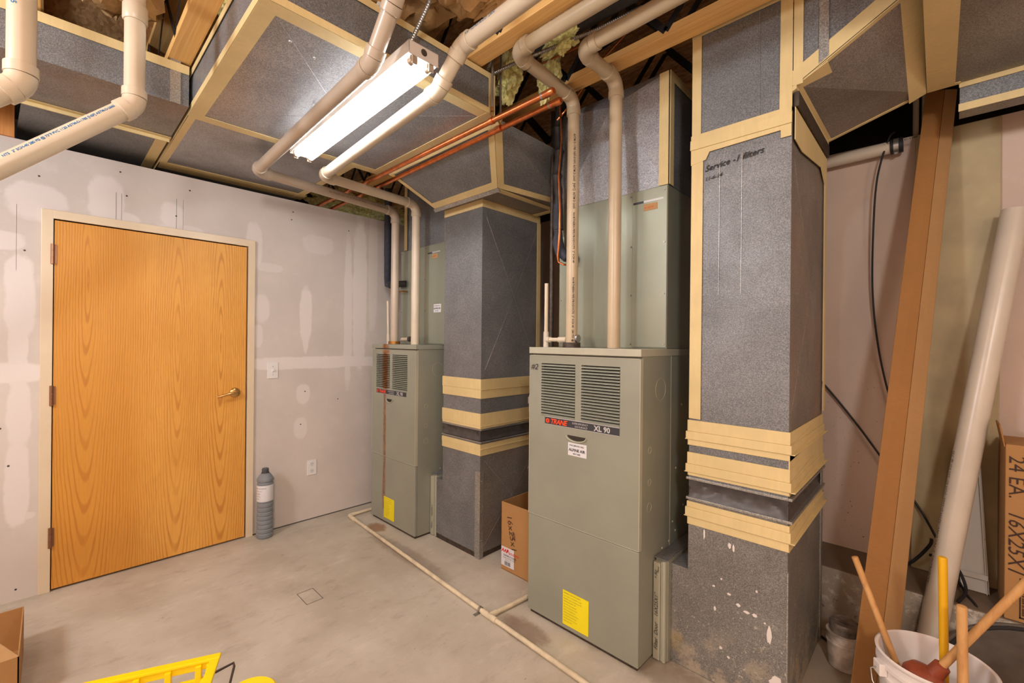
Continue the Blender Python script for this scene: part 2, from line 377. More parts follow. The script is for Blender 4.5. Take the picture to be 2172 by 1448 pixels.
def rect(a0, a1, c0, c1, j=0.):
    r = lambda: random.uniform(-j, j)
    return [(a0 + r(), c0 + r()), (a1 + r(), c0 + r()), (a1 + r(), c1 + r()), (a0 + r(), c1 + r())]
_fonts = {}
def lettering(name, parent, text, size, mapf, mat, shear=0., bold=0., center=False, spacing=1.0, res=2):
    c = bpy.data.curves.new('t', 'FONT'); c.body = text; c.size = size; c.shear = shear; c.resolution_u = res; c.offset = bold; c.space_character = spacing
    if center: c.align_x = 'RIGHT'
    o = bpy.data.objects.new('t', c); me = bpy.data.meshes.new_from_object(o)
    bpy.data.objects.remove(o); bpy.data.curves.remove(c)
    off = Vector(parent['_w'])
    for v in me.vertices: v.co = Vector(mapf(v.co.x, v.co.y)) - off
    me.name = name; me.materials.clear(); me.materials.append(M[mat])
    k = bpy.data.objects.new(name, me); COL.objects.link(k); k.parent = parent; k['_w'] = tuple(off); return k
def plane_map(O, U, W, lift=.0018):
    O, U, W = Vector(O), Vector(U).normalized(), Vector(W).normalized(); N = U.cross(W).normalized()
    return lambda a, b: O + U * a + W * b + N * lift
def cyl_map(P0, D, up, r, ang=0.):
    """text running along a pipe: P0 start, D direction, up = radial direction of the text baseline"""
    P0, D, up = Vector(P0), Vector(D).normalized(), Vector(up); up = (up - D * up.dot(D)).normalized(); s2 = up.cross(D)
    def f(a, b):
        th = b / r; return P0 + D * a + (up * cos(th) + s2 * sin(th)) * (r + .0006)
    return f
def pipe_run(parent, pts, r, mat, R=None, hub=True, names=('pipe', 'elbow'), start_hub=False, end_hub=False, n=20, hubmat=None):
    pts = [Vector(p) for p in pts]; R = R or r * 1.9; cur = pts[0]
    for i in range(1, len(pts)):
        d = (pts[i] - pts[i - 1]).normalized()
        if i < len(pts) - 1:
            d2 = (pts[i + 1] - pts[i]).normalized(); th = d.angle(d2); tl = R * math.tan(th / 2)
            end = pts[i] - d * tl
        else: end = pts[i]
        obj(names[0], B().tube([cur, end], r, n), mat, parent)
        if i < len(pts) - 1:
            nrm = (d2 - d * d.dot(d2)).normalized(); c = end + nrm * R; arc = []
            for k in range(9):
                a = th * k / 8; arc.append(c - nrm * cos(a) * R + d * sin(a) * R)
            b = B()
            if hub:
                L = r * 1.0
                b.tube([end - d * L, end - d * L * .96, end - d * .001], [r * 1.16, r * 1.2, r * 1.2], n)
                b.tube(arc, r * 1.13, n)
                b.tube([arc[-1], arc[-1] + d2 * L * .96, arc[-1] + d2 * L], [r * 1.2, r * 1.2, r * 1.16], n)
            else: b.tube(arc, r * 1.001, n)
            obj(names[1], b, hubmat or mat, parent); cur = arc[-1]
        else: cur = end
X, Y, Z = V(1, 0, 0), V(0, 1, 0), V(0, 0, 1)
# face frames: front faces camera (-Y), side faces +X, bottom faces down
def front_map(x0, z0, y): return plane_map((x0, y, z0), X, Z)

# ------------------------------------------------------------------ setting
XW, YB = -3.515, 2.96
struct('floor', B().box(-5.2, 2.0, -2.8, 3.3, -.1, 0), 'floor')
sub = struct('ceiling', B().box(-5.2, 2.0, -2.8, 3.6, 3.06, 3.08), 'osb'); sub['label'] = 'oriented strand board subfloor over the trusses'
b = B(); W0 = XW - .12
b.box(W0, XW, -2.8, -.005, 0, 2.445); b.box(W0, XW, .965, YB + .1, 0, 2.445); b.box(W0, XW, -.005, .965, 2.05, 2.445)
wl = struct('wall_left', b, 'gyp_left')
b = B(); b.box(XW - .1, 2.0, YB, YB + .1, .315, 2.44)
wb = struct('wall_back', b, 'gyp_back')
struct('trim_1', B().box(-5.2, 2.0, 2.64, YB + .1, 0, .315), 'ledge', bevel=.006)['label'] = 'whitewashed concrete foundation ledge under the back wall'
struct('wall_closure', B().box(-5.2, 2.0, 3.25, 3.35, 2.3, 3.06).box(-5.25, -5.15, -2.8, 3.3, 0, 3.06), 'void')  # outer walls added in black to shut out world light
struct('wall_rear', B().box(-5.2, 2.0, -2.9, -2.8, 0, 3.06), 'gyp_back')
struct('wall_right', B().box(2.0, 2.1, -2.9, 3.3, 0, 3.06), 'gyp_back')
# screw heads and small dents in the left wall board
b = B()
for (yy, zz) in [(.0, 2.42), (-.12, 2.395), (.28, 2.385), (.62, 2.36), (1.25, 2.30), (-.05, 2.27), (.31, 2.25), (-.12, .06), (-.18, .92), (-.15, .72), (.55, 2.18), (1.62, .92), (1.36, 1.0), (1.33, .75), (-.1, 1.86), (1.26, 2.36), (1.7, 2.3)]:
    b.lathe((XW + .0004, yy, zz), (1, 0, 0), [(.0001, .0005), (.005, .0004), (.005, 0)], 10)
o = obj('screw_heads', b, 'steel_dark', wl); o['kind'] = 'stuff'
o = obj('board_cut_line', B().box(XW, XW + .0006, .262, .2635, 2.10, 2.26).box(XW, XW + .0006, .287, .288, 2.1, 2.26).box(XW, XW + .0006, .55, .5515, 2.1, 2.29).box(XW, XW + .0006, .585, .586, 2.05, 2.29).box(XW, XW + .0006, -.13, -.129, 1.75, 2.1).box(XW, XW + .0006, .98, 3.0, .0, .008), 'ink_grey', wl)

# door in the left wall
dr = bpy.data.objects.new('door_1', None); COL.objects.link(dr); dr.location = (XW, 0, 0); dr['_w'] = (XW, 0, 0); dr['kind'] = 'structure'
dr['label'] = 'closed honey oak veneer door in a cream steel frame'
fx = XW + .014
b = B(); b.box(XW - .12, fx, -.040, .006, 0, 2.096); b.box(XW - .12, fx, .960, 1.004, 0, 2.096); b.box(XW - .12, fx, .006, .960, 2.050, 2.096)
obj('door_frame', b, 'frame', dr, bevel=.002)
b = B(); b.box(XW - .05, XW - .03, .006, .02, 0, 2.05); b.box(XW - .05, XW - .03, .946, .96, 0, 2.05); b.box(XW - .05, XW - .03, .006, .96, 2.036, 2.05)
obj('door_stop', b, 'steel_dark', dr)
leaf = obj('door_leaf', B().box(XW - .035, XW + .008, .010, .952, .012, 2.043), 'oak', dr, bevel=.0015)
for z in (1.855, 1.078, .299):
    h = obj('hinge', B().tube([(XW + .018, .004, z - .055), (XW + .018, .004, z - .02)], .008, 12).tube([(XW + .018, .004, z - .019), (XW + .018, .004, z + .019)], .008, 12).tube([(XW + .018, .004, z + .02), (XW + .018, .004, z + .055)], .008, 12).box(XW + .008, XW + .0095, .004, .02, z - .05, z + .05), 'hinge', dr)
hx = XW + .008
b = B().lathe((hx, .885, 1.028), (1, 0, 0), [(.0001, .014), (.020, .014), (.030, .010), (.034, .004), (.034, 0)], 28).lathe((hx, .885, 1.028), (1, 0, 0), [(.013, .010), (.012, .05), (.0001, .052)], 20)
hd = obj('door_handle', b, 'brass', dr)
obj('lever', B().tube([(hx + .045, .890, 1.028), (hx + .050, .86, 1.030), (hx + .05, .82, 1.022), (hx + .046, .785, 1.012), (hx + .042, .772, 1.010)], [.011, .010, .009, .008, .006], 12), 'brass', hd)
obj('strike_plate', B().box(XW + .002, XW + .010, .953, .959, .98, 1.06), 'hinge', dr)
# switch and outlet
sw = thing('light_switch', 'white toggle light switch on the wall right of the oak door', 'switch', (XW, 1.128, 1.17))
obj('cover_plate', B().box(XW, XW + .006, 1.092, 1.164, 1.112, 1.228), 'white', sw, bevel=.002)
obj('toggle', B().obox((XW + .011, 1.128, 1.172), (.008, 0, .004), (0, .004, 0), (-.003, 0, .009)), 'white', sw)
obj('screw', B().lathe((XW + .006, 1.128, 1.20), (1, 0, 0), [(.003, 0), (.003, .001), (.0001, .001)], 8).lathe((XW + .006, 1.128, 1.14), (1, 0, 0), [(.003, 0), (.003, .001), (.0001, .001)], 8), 'steel', sw)
ou = thing('wall_outlet', 'white duplex power outlet low on the left wall', 'outlet', (XW, 1.416, .405))
obj('cover_plate', B().box(XW, XW + .006, 1.380, 1.452, .347, .463), 'white', ou, bevel=.002)
for z in (.432, .378):
    rc = obj('socket', B().lathe((XW + .006, 1.416, z), (1, 0, 0), [(.017, 0), (.017, .002), (.0001, .002)], 16), 'label', ou)
    obj('slot', B().box(XW + .008, XW + .0085, 1.408, 1.410, z - .002, z + .008).box(XW + .008, XW + .0085, 1.421, 1.423, z - .002, z + .008).box(XW + .008, XW + .0085, 1.4145, 1.4175, z - .011, z - .007), 'ink', rc)

# ------------------------------------------------------------------ floor trusses and overhead framing
TX0, TX1 = -5.1, 1.95
tl = ['floor truss crossing above the left duct end, orange chord between the ducts', 'floor truss farthest left overhead by the left pipes',
      'orange floor truss chord above the long trunk duct', 'orange floor truss chord in front of the hanging copper pipes', 'orange floor truss chord passing the top of the right riser duct',
      'floor truss behind the furnaces near the back wall', 'floor truss farthest back over the back wall']
for (yc, lb) in [(.41, tl[0]), (-.08, tl[1]), (.885, tl[2]), (1.362, tl[3]), (1.838, tl[4]), (2.33, tl[5]), (2.84, tl[6])]:
    tr = thing('floor_truss', lb, 'truss', (-1.5, yc, 2.70), 'floor trusses overhead')
    obj('bottom_chord', B().box(TX0, TX1, yc - .0445, yc + .0445, 2.70, 2.738), 'pine_x', tr, bevel=.002)
    obj('top_chord', B().box(TX0, TX1, yc - .0445, yc + .0445, 3.02, 3.058), 'pine_x', tr)
    for sx in (0,):
        xx = TX0 + .1; k = 0
        while xx < TX1 - .3:
            z0, z1 = (2.72, 3.03) if k % 2 == 0 else (3.03, 2.72)
            for dy in (-.044, .044):
                if dy < 0 or yc > 1.8:
                    d = V(.26, 0, z1 - z0).normalized(); nz = d.cross(Y)
                    obj('web', B().obox((xx + .13, yc + dy, (z0 + z1) / 2), d * (V(.26, 0, z1 - z0).length / 2), (0, .0015 if dy < 0 else .0015, 0), nz * .014), 'web', tr)
            xx += .26; k += 1
# stud blocking seen left over the wall
sb = tag(obj('wood_blocking', B().box(-3.56, -3.50, -.20, -.14, 2.446, 2.69), 'pine_z'), 'short wood block standing on the left wall top under the ducts', 'wood block')

# ------------------------------------------------------------------ sheet-metal ducts
def crossbreak(name, parent, a, b_, c, d, mat, n, h=.006, thick=.001):
    """metal panel a-b-c-d with a raised X crease"""
    a, b_, c, d, n = map(Vector, (a, b_, c, d, n)); m = (a + b_ + c + d) / 4 + n * h; q = -n * thick
    bb = B().add([a, b_, c, d, m], [(0, 1, 4), (1, 2, 4), (2, 3, 4), (3, 0, 4)]); return obj(name, bb, mat, parent)
TH = .0025
def tape_loop(p, O, U, W, w, h, t=.05, sides='lrtb', j=.002):
    if 'l' in sides: patch('tape_strip', p, O, U, W, rect(0, t, 0, h, j), 'tape', TH)
    if 'r' in sides: patch('tape_strip', p, O, U, W, rect(w - t, w, 0, h, j), 'tape', TH)
    if 'b' in sides: patch('tape_strip', p, O, U, W, rect(0, w, 0, t, j), 'tape', TH * .8)
    if 't' in sides: patch('tape_strip', p, O, U, W, rect(0, w, h - t, h, j), 'tape', TH * .8)

def crease_lines(p, a, b_, c, d, n, h, mat='galv_edge', w_=.0022, up_=.0012):
    a, b_, c, d, n = map(Vector, (a, b_, c, d, n)); m_ = (a + b_ + c + d) / 4 + n * h
    for q in (a, b_, c, d):
        dd_ = (m_ - q).normalized(); s_ = dd_.cross(n).normalized() * w_; q2 = q.lerp(m_, .12)
        obj('pressed_crease', B().add([q2 - s_, q2 + s_, m_ + s_, m_ - s_, q2 + n * up_, m_ + n * up_], [(0, 3, 5, 4), (4, 5, 2, 1), (0, 4, 1), (3, 2, 5)]), mat, p)
def panel_box(p, x0, x1, y0, y1, z0, z1, mats, faces='flbrtk', h=.005):
    mf = lambda k: mats.get(k, mats['*'])
    if 'f' in faces: crossbreak('front_panel', p, (x0, y0, z0), (x1, y0, z0), (x1, y0, z1), (x0, y0, z1), mf('f'), (0, -1, 0), h * (mats.get('hf', 1)))
    if 'r' in faces: crossbreak('side_panel', p, (x1, y0, z0), (x1, y1, z0), (x1, y1, z1), (x1, y0, z1), mf('r'), (1, 0, 0), h * (mats.get('hr', 1)))
    if 'l' in faces: crossbreak('side_panel', p, (x0, y1, z0), (x0, y0, z0), (x0, y0, z1), (x0, y1, z1), mf('l'), (-1, 0, 0), h)
    if 'b' in faces: crossbreak('bottom_panel', p, (x0, y1, z0), (x1, y1, z0), (x1, y0, z0), (x0, y0, z0), mf('b'), (0, 0, -1), h)
    if 't' in faces: crossbreak('top_panel', p, (x0, y0, z1), (x1, y0, z1), (x1, y1, z1), (x0, y1, z1), mf('t'), (0, 0, 1), 0)
    if 'k' in faces: crossbreak('back_panel', p, (x1, y1, z0), (x0, y1, z0), (x0, y1, z1), (x1, y1, z1), mf('k'), (0, 1, 0), 0)

# central trunk duct under the trusses
TZ, TT = 2.50, 2.69; TXR, TY0, TY1, TXS = -1.57, .465, 1.49, -2.665
tk = thing('trunk_duct', 'wide flat galvanised trunk duct carrying the lit tube fixture', 'duct', (-2.4, 1.0, TZ))
crossbreak('bottom_panel', tk, (TXS, TY1, TZ), (TXR, TY1, TZ), (TXR, TY0, TZ), (TXS, TY0, TZ), 'galv_lit', (0, 0, -1), .006)
crossbreak('bottom_panel', tk, (-3.95, 1.33, TZ), (TXS, 1.33, TZ), (TXS, TY0, TZ), (-3.95, TY0, TZ), 'galv_lit', (0, 0, -1), .001)
crossbreak('side_panel', tk, (TXR, TY0, TZ), (TXR, TY1, TZ), (TXR, TY1, TT), (TXR, TY0, TT), 'galv', (1, 0, 0), .004)
crossbreak('side_panel', tk, (-3.95, TY0, TZ), (TXR, TY0, TZ), (TXR, TY0, TT), (-3.95, TY0, TT), 'galv', (0, -1, 0), .003)
crossbreak('top_panel', tk, (-3.95, TY0, TT), (TXR, TY0, TT), (TXR, TY1, TT), (-3.95, TY1, TT), 'galv', (0, 0, 1), 0)
crossbreak('back_panel', tk, (TXR, TY1, TZ), (TXS, TY1, TZ), (TXS, TY1, TT), (TXR, TY1, TT), 'galv', (0, 1, 0), 0)
crossbreak('back_panel', tk, (TXS, 1.33, TZ), (-3.95, 1.33, TZ), (-3.95, 1.33, TT), (TXS, 1.33, TT), 'galv', (0, 1, 0), 0)
dn = dict(U=Y, W=X)   # U x W = -Z
bt = lambda a, b_: patch('tape_strip', tk, (0, 0, TZ - .0008), Y, X, rect(a[0], a[1], b_[0], b_[1], .002), 'tape', .003)
bt((TY0, TY1), (TXR - .055, TXR + .003)); bt((TY0 - .003, TY0 + .055), (TXS, TXR)); bt((TY0, TY1), (TXS - .02, TXS + .045)); bt((TY0 - .003, TY0 + .03), (-3.5, TXS))
bt((TY1 - .05, TY1), (TXS, TXR)); bt((1.285, 1.33), (-3.6, TXS)); bt((TY0, 1.35), (-3.62, -3.485))
patch('tape_strip', tk, (TXR + .004, TY0, TZ - .004), Y, Z, rect(0, TY1 - TY0, 0, .028, .001), 'tape', .002)
patch('tape_strip', tk, (TXR + .004, TY0, TT), Y, Z, rect(0, TY1 - TY0, -.028, 0, .001), 'tape', .002)
patch('tape_strip', tk, (TXR + .004, TY1, TZ), Y, Z, rect(-.04, 0, 0, .19, .001), 'tape', .003)
patch('tape_strip', tk, (TXR + .004, TY0, TZ), Y, Z, rect(0, .03, 0, .19, .001), 'tape', .003)
patch('tape_strip', tk, (-3.9, TY0 - .004, TZ), X, Z, rect(0, 2.32, -.004, .028, .001), 'tape', .002)
patch('tape_strip', tk, (-3.9, TY0 - .004, TT), X, Z, rect(0, 2.32, -.03, 0, .001), 'tape', .002)
for (xx, yy) in [(-1.72, .60), (-1.75, .70), (-2.1, .84)]:
    obj('screw', B().lathe((xx, yy, TZ - .008), (0, 0, -1), [(.006, 0), (.005, .004), (.0001, .005)], 10), 'steel', tk)
# transition hopper joining the trunk to the first return drop
hp = thing('duct_hopper', 'taped galvanised transition hopper between trunk duct and first drop duct', 'duct', (-2.1, 1.9, 2.31))
A = [V(-2.59, 1.495, 2.5), V(-1.575, 1.495, 2.5), V(-1.885, 1.825, 2.31), V(-2.50, 1.825, 2.31)]
Bk = [V(-2.59, 2.50, 2.5), V(-1.615, 2.30, 2.52), V(-1.80, 2.42, 2.31), V(-2.50, 2.50, 2.31)]
def face(name, p, pts, mat): return obj(name, B().add(pts, [tuple(range(len(pts)))]), mat, p)
face('front_panel', hp, [A[0], A[3], A[2], A[1]], 'galv'); face('side_panel', hp, [A[1], A[2], Bk[2], Bk[1]], 'galv')
face('side_panel', hp, [A[0], Bk[0], Bk[3], A[3]], 'galv'); face('bottom_panel', hp, [A[3], Bk[3], Bk[2], A[2]], 'galv_brown')
face('back_panel', hp, [Bk[0], Bk[1], Bk[2], Bk[3]], 'galv'); face('top_panel', hp, [A[0], A[1], Bk[1], Bk[0]], 'galv')
def edge_tape(p, P, Q, inward, wdt=.04, thick=.003, name='tape_strip', mat='tape', n=None):
    P, Q, inward = Vector(P), Vector(Q), Vector(inward).normalized(); d = (Q - P).normalized(); inward = (inward - d * inward.dot(d)).normalized()
    nn_ = d.cross(inward).normalized()
    if n is not None and nn_.dot(Vector(n)) < 0: nn_ = -nn_
    _k[0] += 1; g_ = nn_ * (.0006 + (_k[0] % 7) * .00022)
    b = B().prism([P + g_, Q + g_, Q + inward * wdt + g_, P + inward * wdt + g_], nn_ * thick); return obj(name, b, mat, p)
cf = (A[0] + A[1] + A[2] + A[3]) / 4; nf = V(0, -.19, -.33)
for i, j, w2 in ((0, 1, .045), (1, 2, .035), (2, 3, .045), (3, 0, .03)): edge_tape(hp, A[i], A[j], cf - (A[i] + A[j]) / 2, w2, n=nf)
sf = (A[1] + A[2] + Bk[1] + Bk[2]) / 4; ns = V(.5, .3, -.3)
edge_tape(hp, A[1], A[2], sf - (A[1] + A[2]) / 2, .04, n=ns); edge_tape(hp, A[2], Bk[2], sf - (A[2] + Bk[2]) / 2, .045, n=ns)
obj('flange_lip', B().prism([(-2.51, 1.817, 2.302), (-1.875, 1.817, 2.302), (-1.875, 1.835, 2.285), (-2.51, 1.835, 2.285)], (0, .004, .004)), 'galv_edge', hp)
obj('tape_strip', B().box(-1.93, -1.885, 1.83, 2.42, 2.303, 2.308).box(-2.1, -1.885, 2.38, 2.42, 2.303, 2.308), 'tape', hp)

# left plenum duct
dl = thing('plenum_duct', 'galvanised plenum duct hanging left of the trunk behind the cream pipes', 'duct', (-3.0, .1, 2.50))
x1, xs = -2.58, -3.06
crossbreak('bottom_panel', dl, (xs, .448, TZ), (x1, .448, TZ), (x1, -1.5, TZ), (xs, -1.5, TZ), 'galv_brown', (0, 0, -1), .012)
crossbreak('side_panel', dl, (x1, -1.5, TZ), (x1, .448, TZ), (x1, .448, 2.688), (x1, -1.5, 2.688), 'galv', (1, 0, 0), .003)
crossbreak('end_panel', dl, (x1, .448, TZ), (xs, .448, TZ), (xs, .448, 2.688), (x1, .448, 2.688), 'galv', (0, 1, 0), .0)
crossbreak('bottom_panel', dl, (-3.95, .448, TZ + .012), (xs, .448, TZ + .012), (xs, -.10, TZ + .012), (-3.95, -.16, TZ + .012), 'galv', (0, 0, -1), .004)
crossbreak('top_panel', dl, (-3.95, -1.5, 2.688), (x1, -1.5, 2.688), (x1, .448, 2.688), (-3.95, .448, 2.688), 'galv', (0, 0, 1), .0)
obj('side_strap', B().box(x1 + .001, x1 + .005, .375, .415, TZ, 2.75), 'galv_edge', dl)
patch('tape_strip', dl, (x1 + .003, -1.5, 2.688), Y, Z, rect(0, 1.948, -.04, 0, .001), 'tape', .003)
patch('tape_strip', dl, (0, 0, TZ - .002), Y, X, rect(-.12, .448, xs - .005, xs + .03, .001), 'tape', .003)
obj('flange', B().box(xs - .03, xs - .005, -.12, .445, TZ - .012, TZ + .012), 'galv_edge', dl, bevel=.002)
obj('flange', B().box(xs - .005, xs + .002, -.12, .445, TZ - .022, TZ + .001), 'tape', dl)
patch('tape_strip', dl, (0, 0, TZ + .010), Y, X, rect(.395, .448, -3.9, xs - .03, .001), 'tape', .003)

# return drop one
d1 = thing('drop_duct', 'first grey return drop duct, between the two furnaces', 'duct', (-2.35, 2.2, 0), 'vertical return drop ducts')
X0, X1, Y0, Y1 = -2.59, -2.11, 1.912, 2.48
DM = {'*': 'galv', 'hf': .2, 'hr': 3.0}
panel_box(d1, X0 + .09, X1, Y0, Y1, 1.12, 2.312, DM, 'flrk')
panel_box(d1, X0 + .09, X1, Y0, Y1, .83, 1.10, {'*': 'galv', 'hf': .2, 'hr': .5}, 'flrk')
crease_lines(d1, (X1, Y0, 1.15), (X1, Y1, 1.15), (X1, Y1, 2.27), (X1, Y0, 2.27), (1, 0, 0), .0142, 'galv_lit')  # ridges take the lighter steel so the crease is painted as lit
crease_lines(d1, (X1, Y0, .035), (X1, Y1, .035), (X1, Y1, .67), (X1, Y0, .67), (1, 0, 0), .0118, 'galv_lit')
DB = {'*': 'galv_brown', 'f': 'galv', 'hf': .2, 'hr': 2.5}
panel_box(d1, X0 + .09, X1, Y0, Y1, .035, .75, DB, 'flrk')
crossbreak('boot_panel', d1, (X0, Y0 + .002, .035), (X0 + .09, Y0 + .002, .035), (X0 + .09, Y0 + .002, .425), (X0, Y0 + .002, .425), 'galv', (0, -1, 0), 0)
crossbreak('boot_top', d1, (X0, Y0, .425), (X0 + .09, Y0, .425), (X0 + .09, Y1, .425), (X0, Y1, .425), 'galv', (0, 0, 1), 0)
obj('corner_leg', B().prism([(X1 - .045, Y0 - .002, 0), (X1 + .003, Y0 - .002, 0), (X1 + .003, Y0 + .03, 0), (X1, Y0 + .03, 0), (X1, Y0, 0), (X1 - .045, Y0, 0)], (0, 0, .56)), 'galv_edge', d1)
obj('base_rail', B().box(X0, X1 - .045, Y0 + .004, Y0 + .03, .0, .035).box(X1 - .03, X1 - .006, Y0 + .04, Y1, 0, .035), 'steel_dark', d1)
def collar(p, X0, X1, Y0, Y1, bands, canvas, flanges, mat='tape'):
    for (z0, z1, e) in bands:
        e0 = e
        b = B()
        b.box(X0 - e0, X1 + e0, Y0 - e0, Y0 - .001, z0, z1); b.box(X1 + .001, X1 + e0, Y0 - .001, Y1, z0, z1); b.box(X0 - e0, X0 - .001, Y0 - .001, Y1, z0, z1)
        obj('tape_band', b, mat, p, bevel=.0015)
    for (z, out, thk, mt) in flanges:
        q = out
        b = B().box(X0 - q * .7, X1 + q * .2, Y0 - q * .35, Y0 + .001, z, z + thk).box(X1, X1 + q, Y0 - q * .35, Y1 + q, z, z + thk).box(X0 - q * .7, X0, Y0, Y1, z, z + thk)
        obj('flange', b, mt, p, bevel=.001)
    if canvas:
        z0, z1 = canvas; nseg = 40; b = B(); pr = [0, .35, .7, 1.]
        per = [(X0, Y1), (X0, Y0), (X1, Y0), (X1, Y1)]; pts = []
        for i in range(3):
            a, c = Vector(per[i]), Vector(per[i + 1]); nrm = Vector(((c - a).y, -(c - a).x)).normalized()
            for k in range(24):
                t_ = k / 23; pts.append((a.lerp(c, t_), nrm, t_))
        vs = []; R_ = 7
        for ip, (q, nrm, t_) in enumerate(pts):
            for k in range(R_):
                u = k / (R_ - 1); dep = sin(pi * u) * (.014 + .012 * noise.noise(V(ip * .35, u * 3, z0)))
                dep *= min(1, min(t_, 1 - t_) * 9 + .15)
                dep2 = dep + .007 * noise.noise(V(ip * .8, u * 5, 3)) * sin(pi * u)
                vs.append((q.x - nrm.x * -0 + (-nrm.x) * dep2, q.y - nrm.y * dep2, z0 + (z1 - z0) * u))
        fs = [(i * R_ + k, (i + 1) * R_ + k, (i + 1) * R_ + k + 1, i * R_ + k + 1) for i in range(len(pts) - 1) for k in range(R_ - 1)]
        obj('canvas_connector', B().add(vs, fs, True), 'canvas', p)
CX0 = X0 + .09
collar(d1, CX0, X1, Y0, Y1, [(2.262, 2.312, .004), (1.088, 1.155, .006), (1.03, 1.088, .004), (.853, .934, .006), (.836, .853, .004), (.706, .737, .006), (.664, .706, .005)],
       (.757, .825), [(1.086, .010, .004, 'tape'), (.851, .010, .004, 'tape'), (.825, .010, .009, 'galv_edge'), (.746, .012, .008, 'galv_edge'), (.704, .012, .004, 'tape')])
patch('tape_strip', d1, (X1 + .004, Y1, 1.15), -Y, -Z, rect(0, .035, -1.11, .0, .002), 'tape', .003)
patch('tape_strip', d1, (X1 + .0055, Y1 - .04, 1.15), Y, Z, rect(0, .035, 0, 1.11, .002), 'tape', .003)
for z in (.12, .30, .50):
    obj('screw', B().lathe((X1 + .003, Y0 + .012, z), (1, 0, 0), [(.004, 0), (.003, .003), (.0001, .003)], 8), 'steel', d1)

# return drop two with its elbow at the ceiling
d2 = thing('drop_duct', 'second grey return drop duct, right of the nearer furnace, with handwritten service note', 'duct', (-.6, 2.2, 0), 'vertical return drop ducts')
X0, X1, Y0, Y1 = -.768, -.397, 1.905, 2.55; BX = -.843
D2 = {'*': 'galv', 'hf': .25, 'hr': 1.6, 'r': 'galv_brown'}
panel_box(d2, X0, X1, Y0, Y1, 1.075, 2.274, D2, 'flrk')
panel_box(d2, X0, X1, Y0, Y1, 2.274, 2.735, D2, 'flk')
panel_box(d2, X0, X1, Y0, Y1, .822, 1.075, D2, 'flrk', .0)
crease_lines(d2, (X1, Y0, 1.09), (X1, Y1, 1.09), (X1, Y1, 2.16), (X1, Y0, 2.16), (1, 0, 0), .0072, 'galv_brown')
crease_lines(tk, (TXS, TY1, TZ), (TXR, TY1, TZ), (TXR, TY0, TZ), (TXS, TY0, TZ), (0, 0, -1), .0056, 'galv_lit')
D3 = {'*': 'galv_dirty', 'hf': .2, 'hr': .5, 'r': 'galv_dirty'}
crossbreak('front_panel', d2, (X0, Y0, .43), (X1, Y0, .43), (X1, Y0, .738), (X0, Y0, .738), 'galv_dirty', (0, -1, 0), .0)
crossbreak('front_panel', d2, (BX, Y0, .004), (X1, Y0, .004), (X1, Y0, .431), (BX, Y0, .431), 'galv_dirty', (0, -1, 0), .0015)
crossbreak('side_panel', d2, (X1, Y0, .004), (X1, Y1, .004), (X1, Y1, .738), (X1, Y0, .738), 'galv_dirty', (1, 0, 0), .006)
crossbreak('side_panel', d2, (X0, Y1, .43), (X0, Y0, .43), (X0, Y0, .738), (X0, Y1, .738), 'galv', (-1, 0, 0), 0)
crossbreak('boot_top', d2, (BX, Y0, .431), (X0, Y0, .431), (X0, Y1, .431), (BX, Y1, .431), 'galv', (0, 0, 1), 0)
obj('corner_seam', B().box(X1 - .001, X1 + .003, Y0 - .002, Y0 + .012, .0, .55).box(X1 + .001, X1 + .006, Y1 - .03, Y1 + .01, 0, .8), 'galv_edge', d2)
collar(d2, X0, X1, Y0, Y1, [(1.024, 1.072, .006), (.99, 1.024, .011), (.965, .99, .005), (.885, .934, .006), (.85, .885, .011), (.835, .85, .004), (.70, .724, .006), (.661, .70, .011), (.626, .661, .004)],
       (.742, .817), [(.988, .022, .004, 'tape'), (.848, .024, .004, 'tape'), (.817, .014, .010, 'galv_edge'), (.732, .014, .010, 'galv_edge'), (.659, .024, .004, 'tape')])
obj('tape_band', B().box(X1 + .0005, X1 + .005, Y0 - .004, Y1, .934, .99), 'tape', d2)
patch('tape_strip', d2, (X0, Y0 - .003, 0), X, Z, rect(0, .05, 1.08, 2.22, .002), 'tape', TH)
patch('tape_strip', d2, (X0, Y0 - .003, 0), X, Z, [(-.001, 2.16), (.06, 2.17), (.075, 2.2), (X1 - X0 - .035, 2.205), (X1 - X0 - .035, 2.175), (X1 - X0, 2.175), (X1 - X0, 2.285), (-.001, 2.285)], 'tape', .004)
patch('tape_strip', d2, (X0, Y0 - .008, 0), X, Z, rect(-.002, X1 - X0 + .002, 2.222, 2.262, .001), 'tape', .004)
patch('tape_strip', d2, (X0, Y0 - .003, 0), X, Z, rect(0, .04, 2.28, 2.735, .002), 'tape', TH)
patch('tape_strip', d2, (X0, Y0 - .003, 0), X, Z, rect(X1 - X0 - .04, X1 - X0, 2.28, 2.735, .002), 'tape', TH)
patch('tape_strip', d2, (X0, Y0 - .003, 0), X, Z, rect(0, X1 - X0, 2.70, 2.735, .002), 'tape', TH)
patch('tape_strip', d2, (X1 + .008, Y0, 0), Y, Z, [(0, 2.16), (.12, 2.15), (Y1 - Y0 - .14, 2.20), (Y1 - Y0, 2.12), (Y1 - Y0, 2.28), (0, 2.28)], 'tape', TH)
patch('tape_strip', d2, (X1 + .008, Y0, 0), Y, Z, rect(Y1 - Y0 - .045, Y1 - Y0, 1.09, 2.2, .002), 'tape', TH)
for xx in (.115, .20): patch('sealant_streak', d2, (X0, Y0 - .0035, 0), X, Z, [(xx, 1.6), (xx + .0012, 1.6), (xx + .0022, 2.16), (xx, 2.16)], 'galv_edge', .0004)
patch('sealant_streak', d2, (X0, Y0 - .0035, 0), X, Z, [(.26, 2.29), (.2622, 2.29), (.2605, 2.69), (.2588, 2.69)], 'galv_edge', .0004)
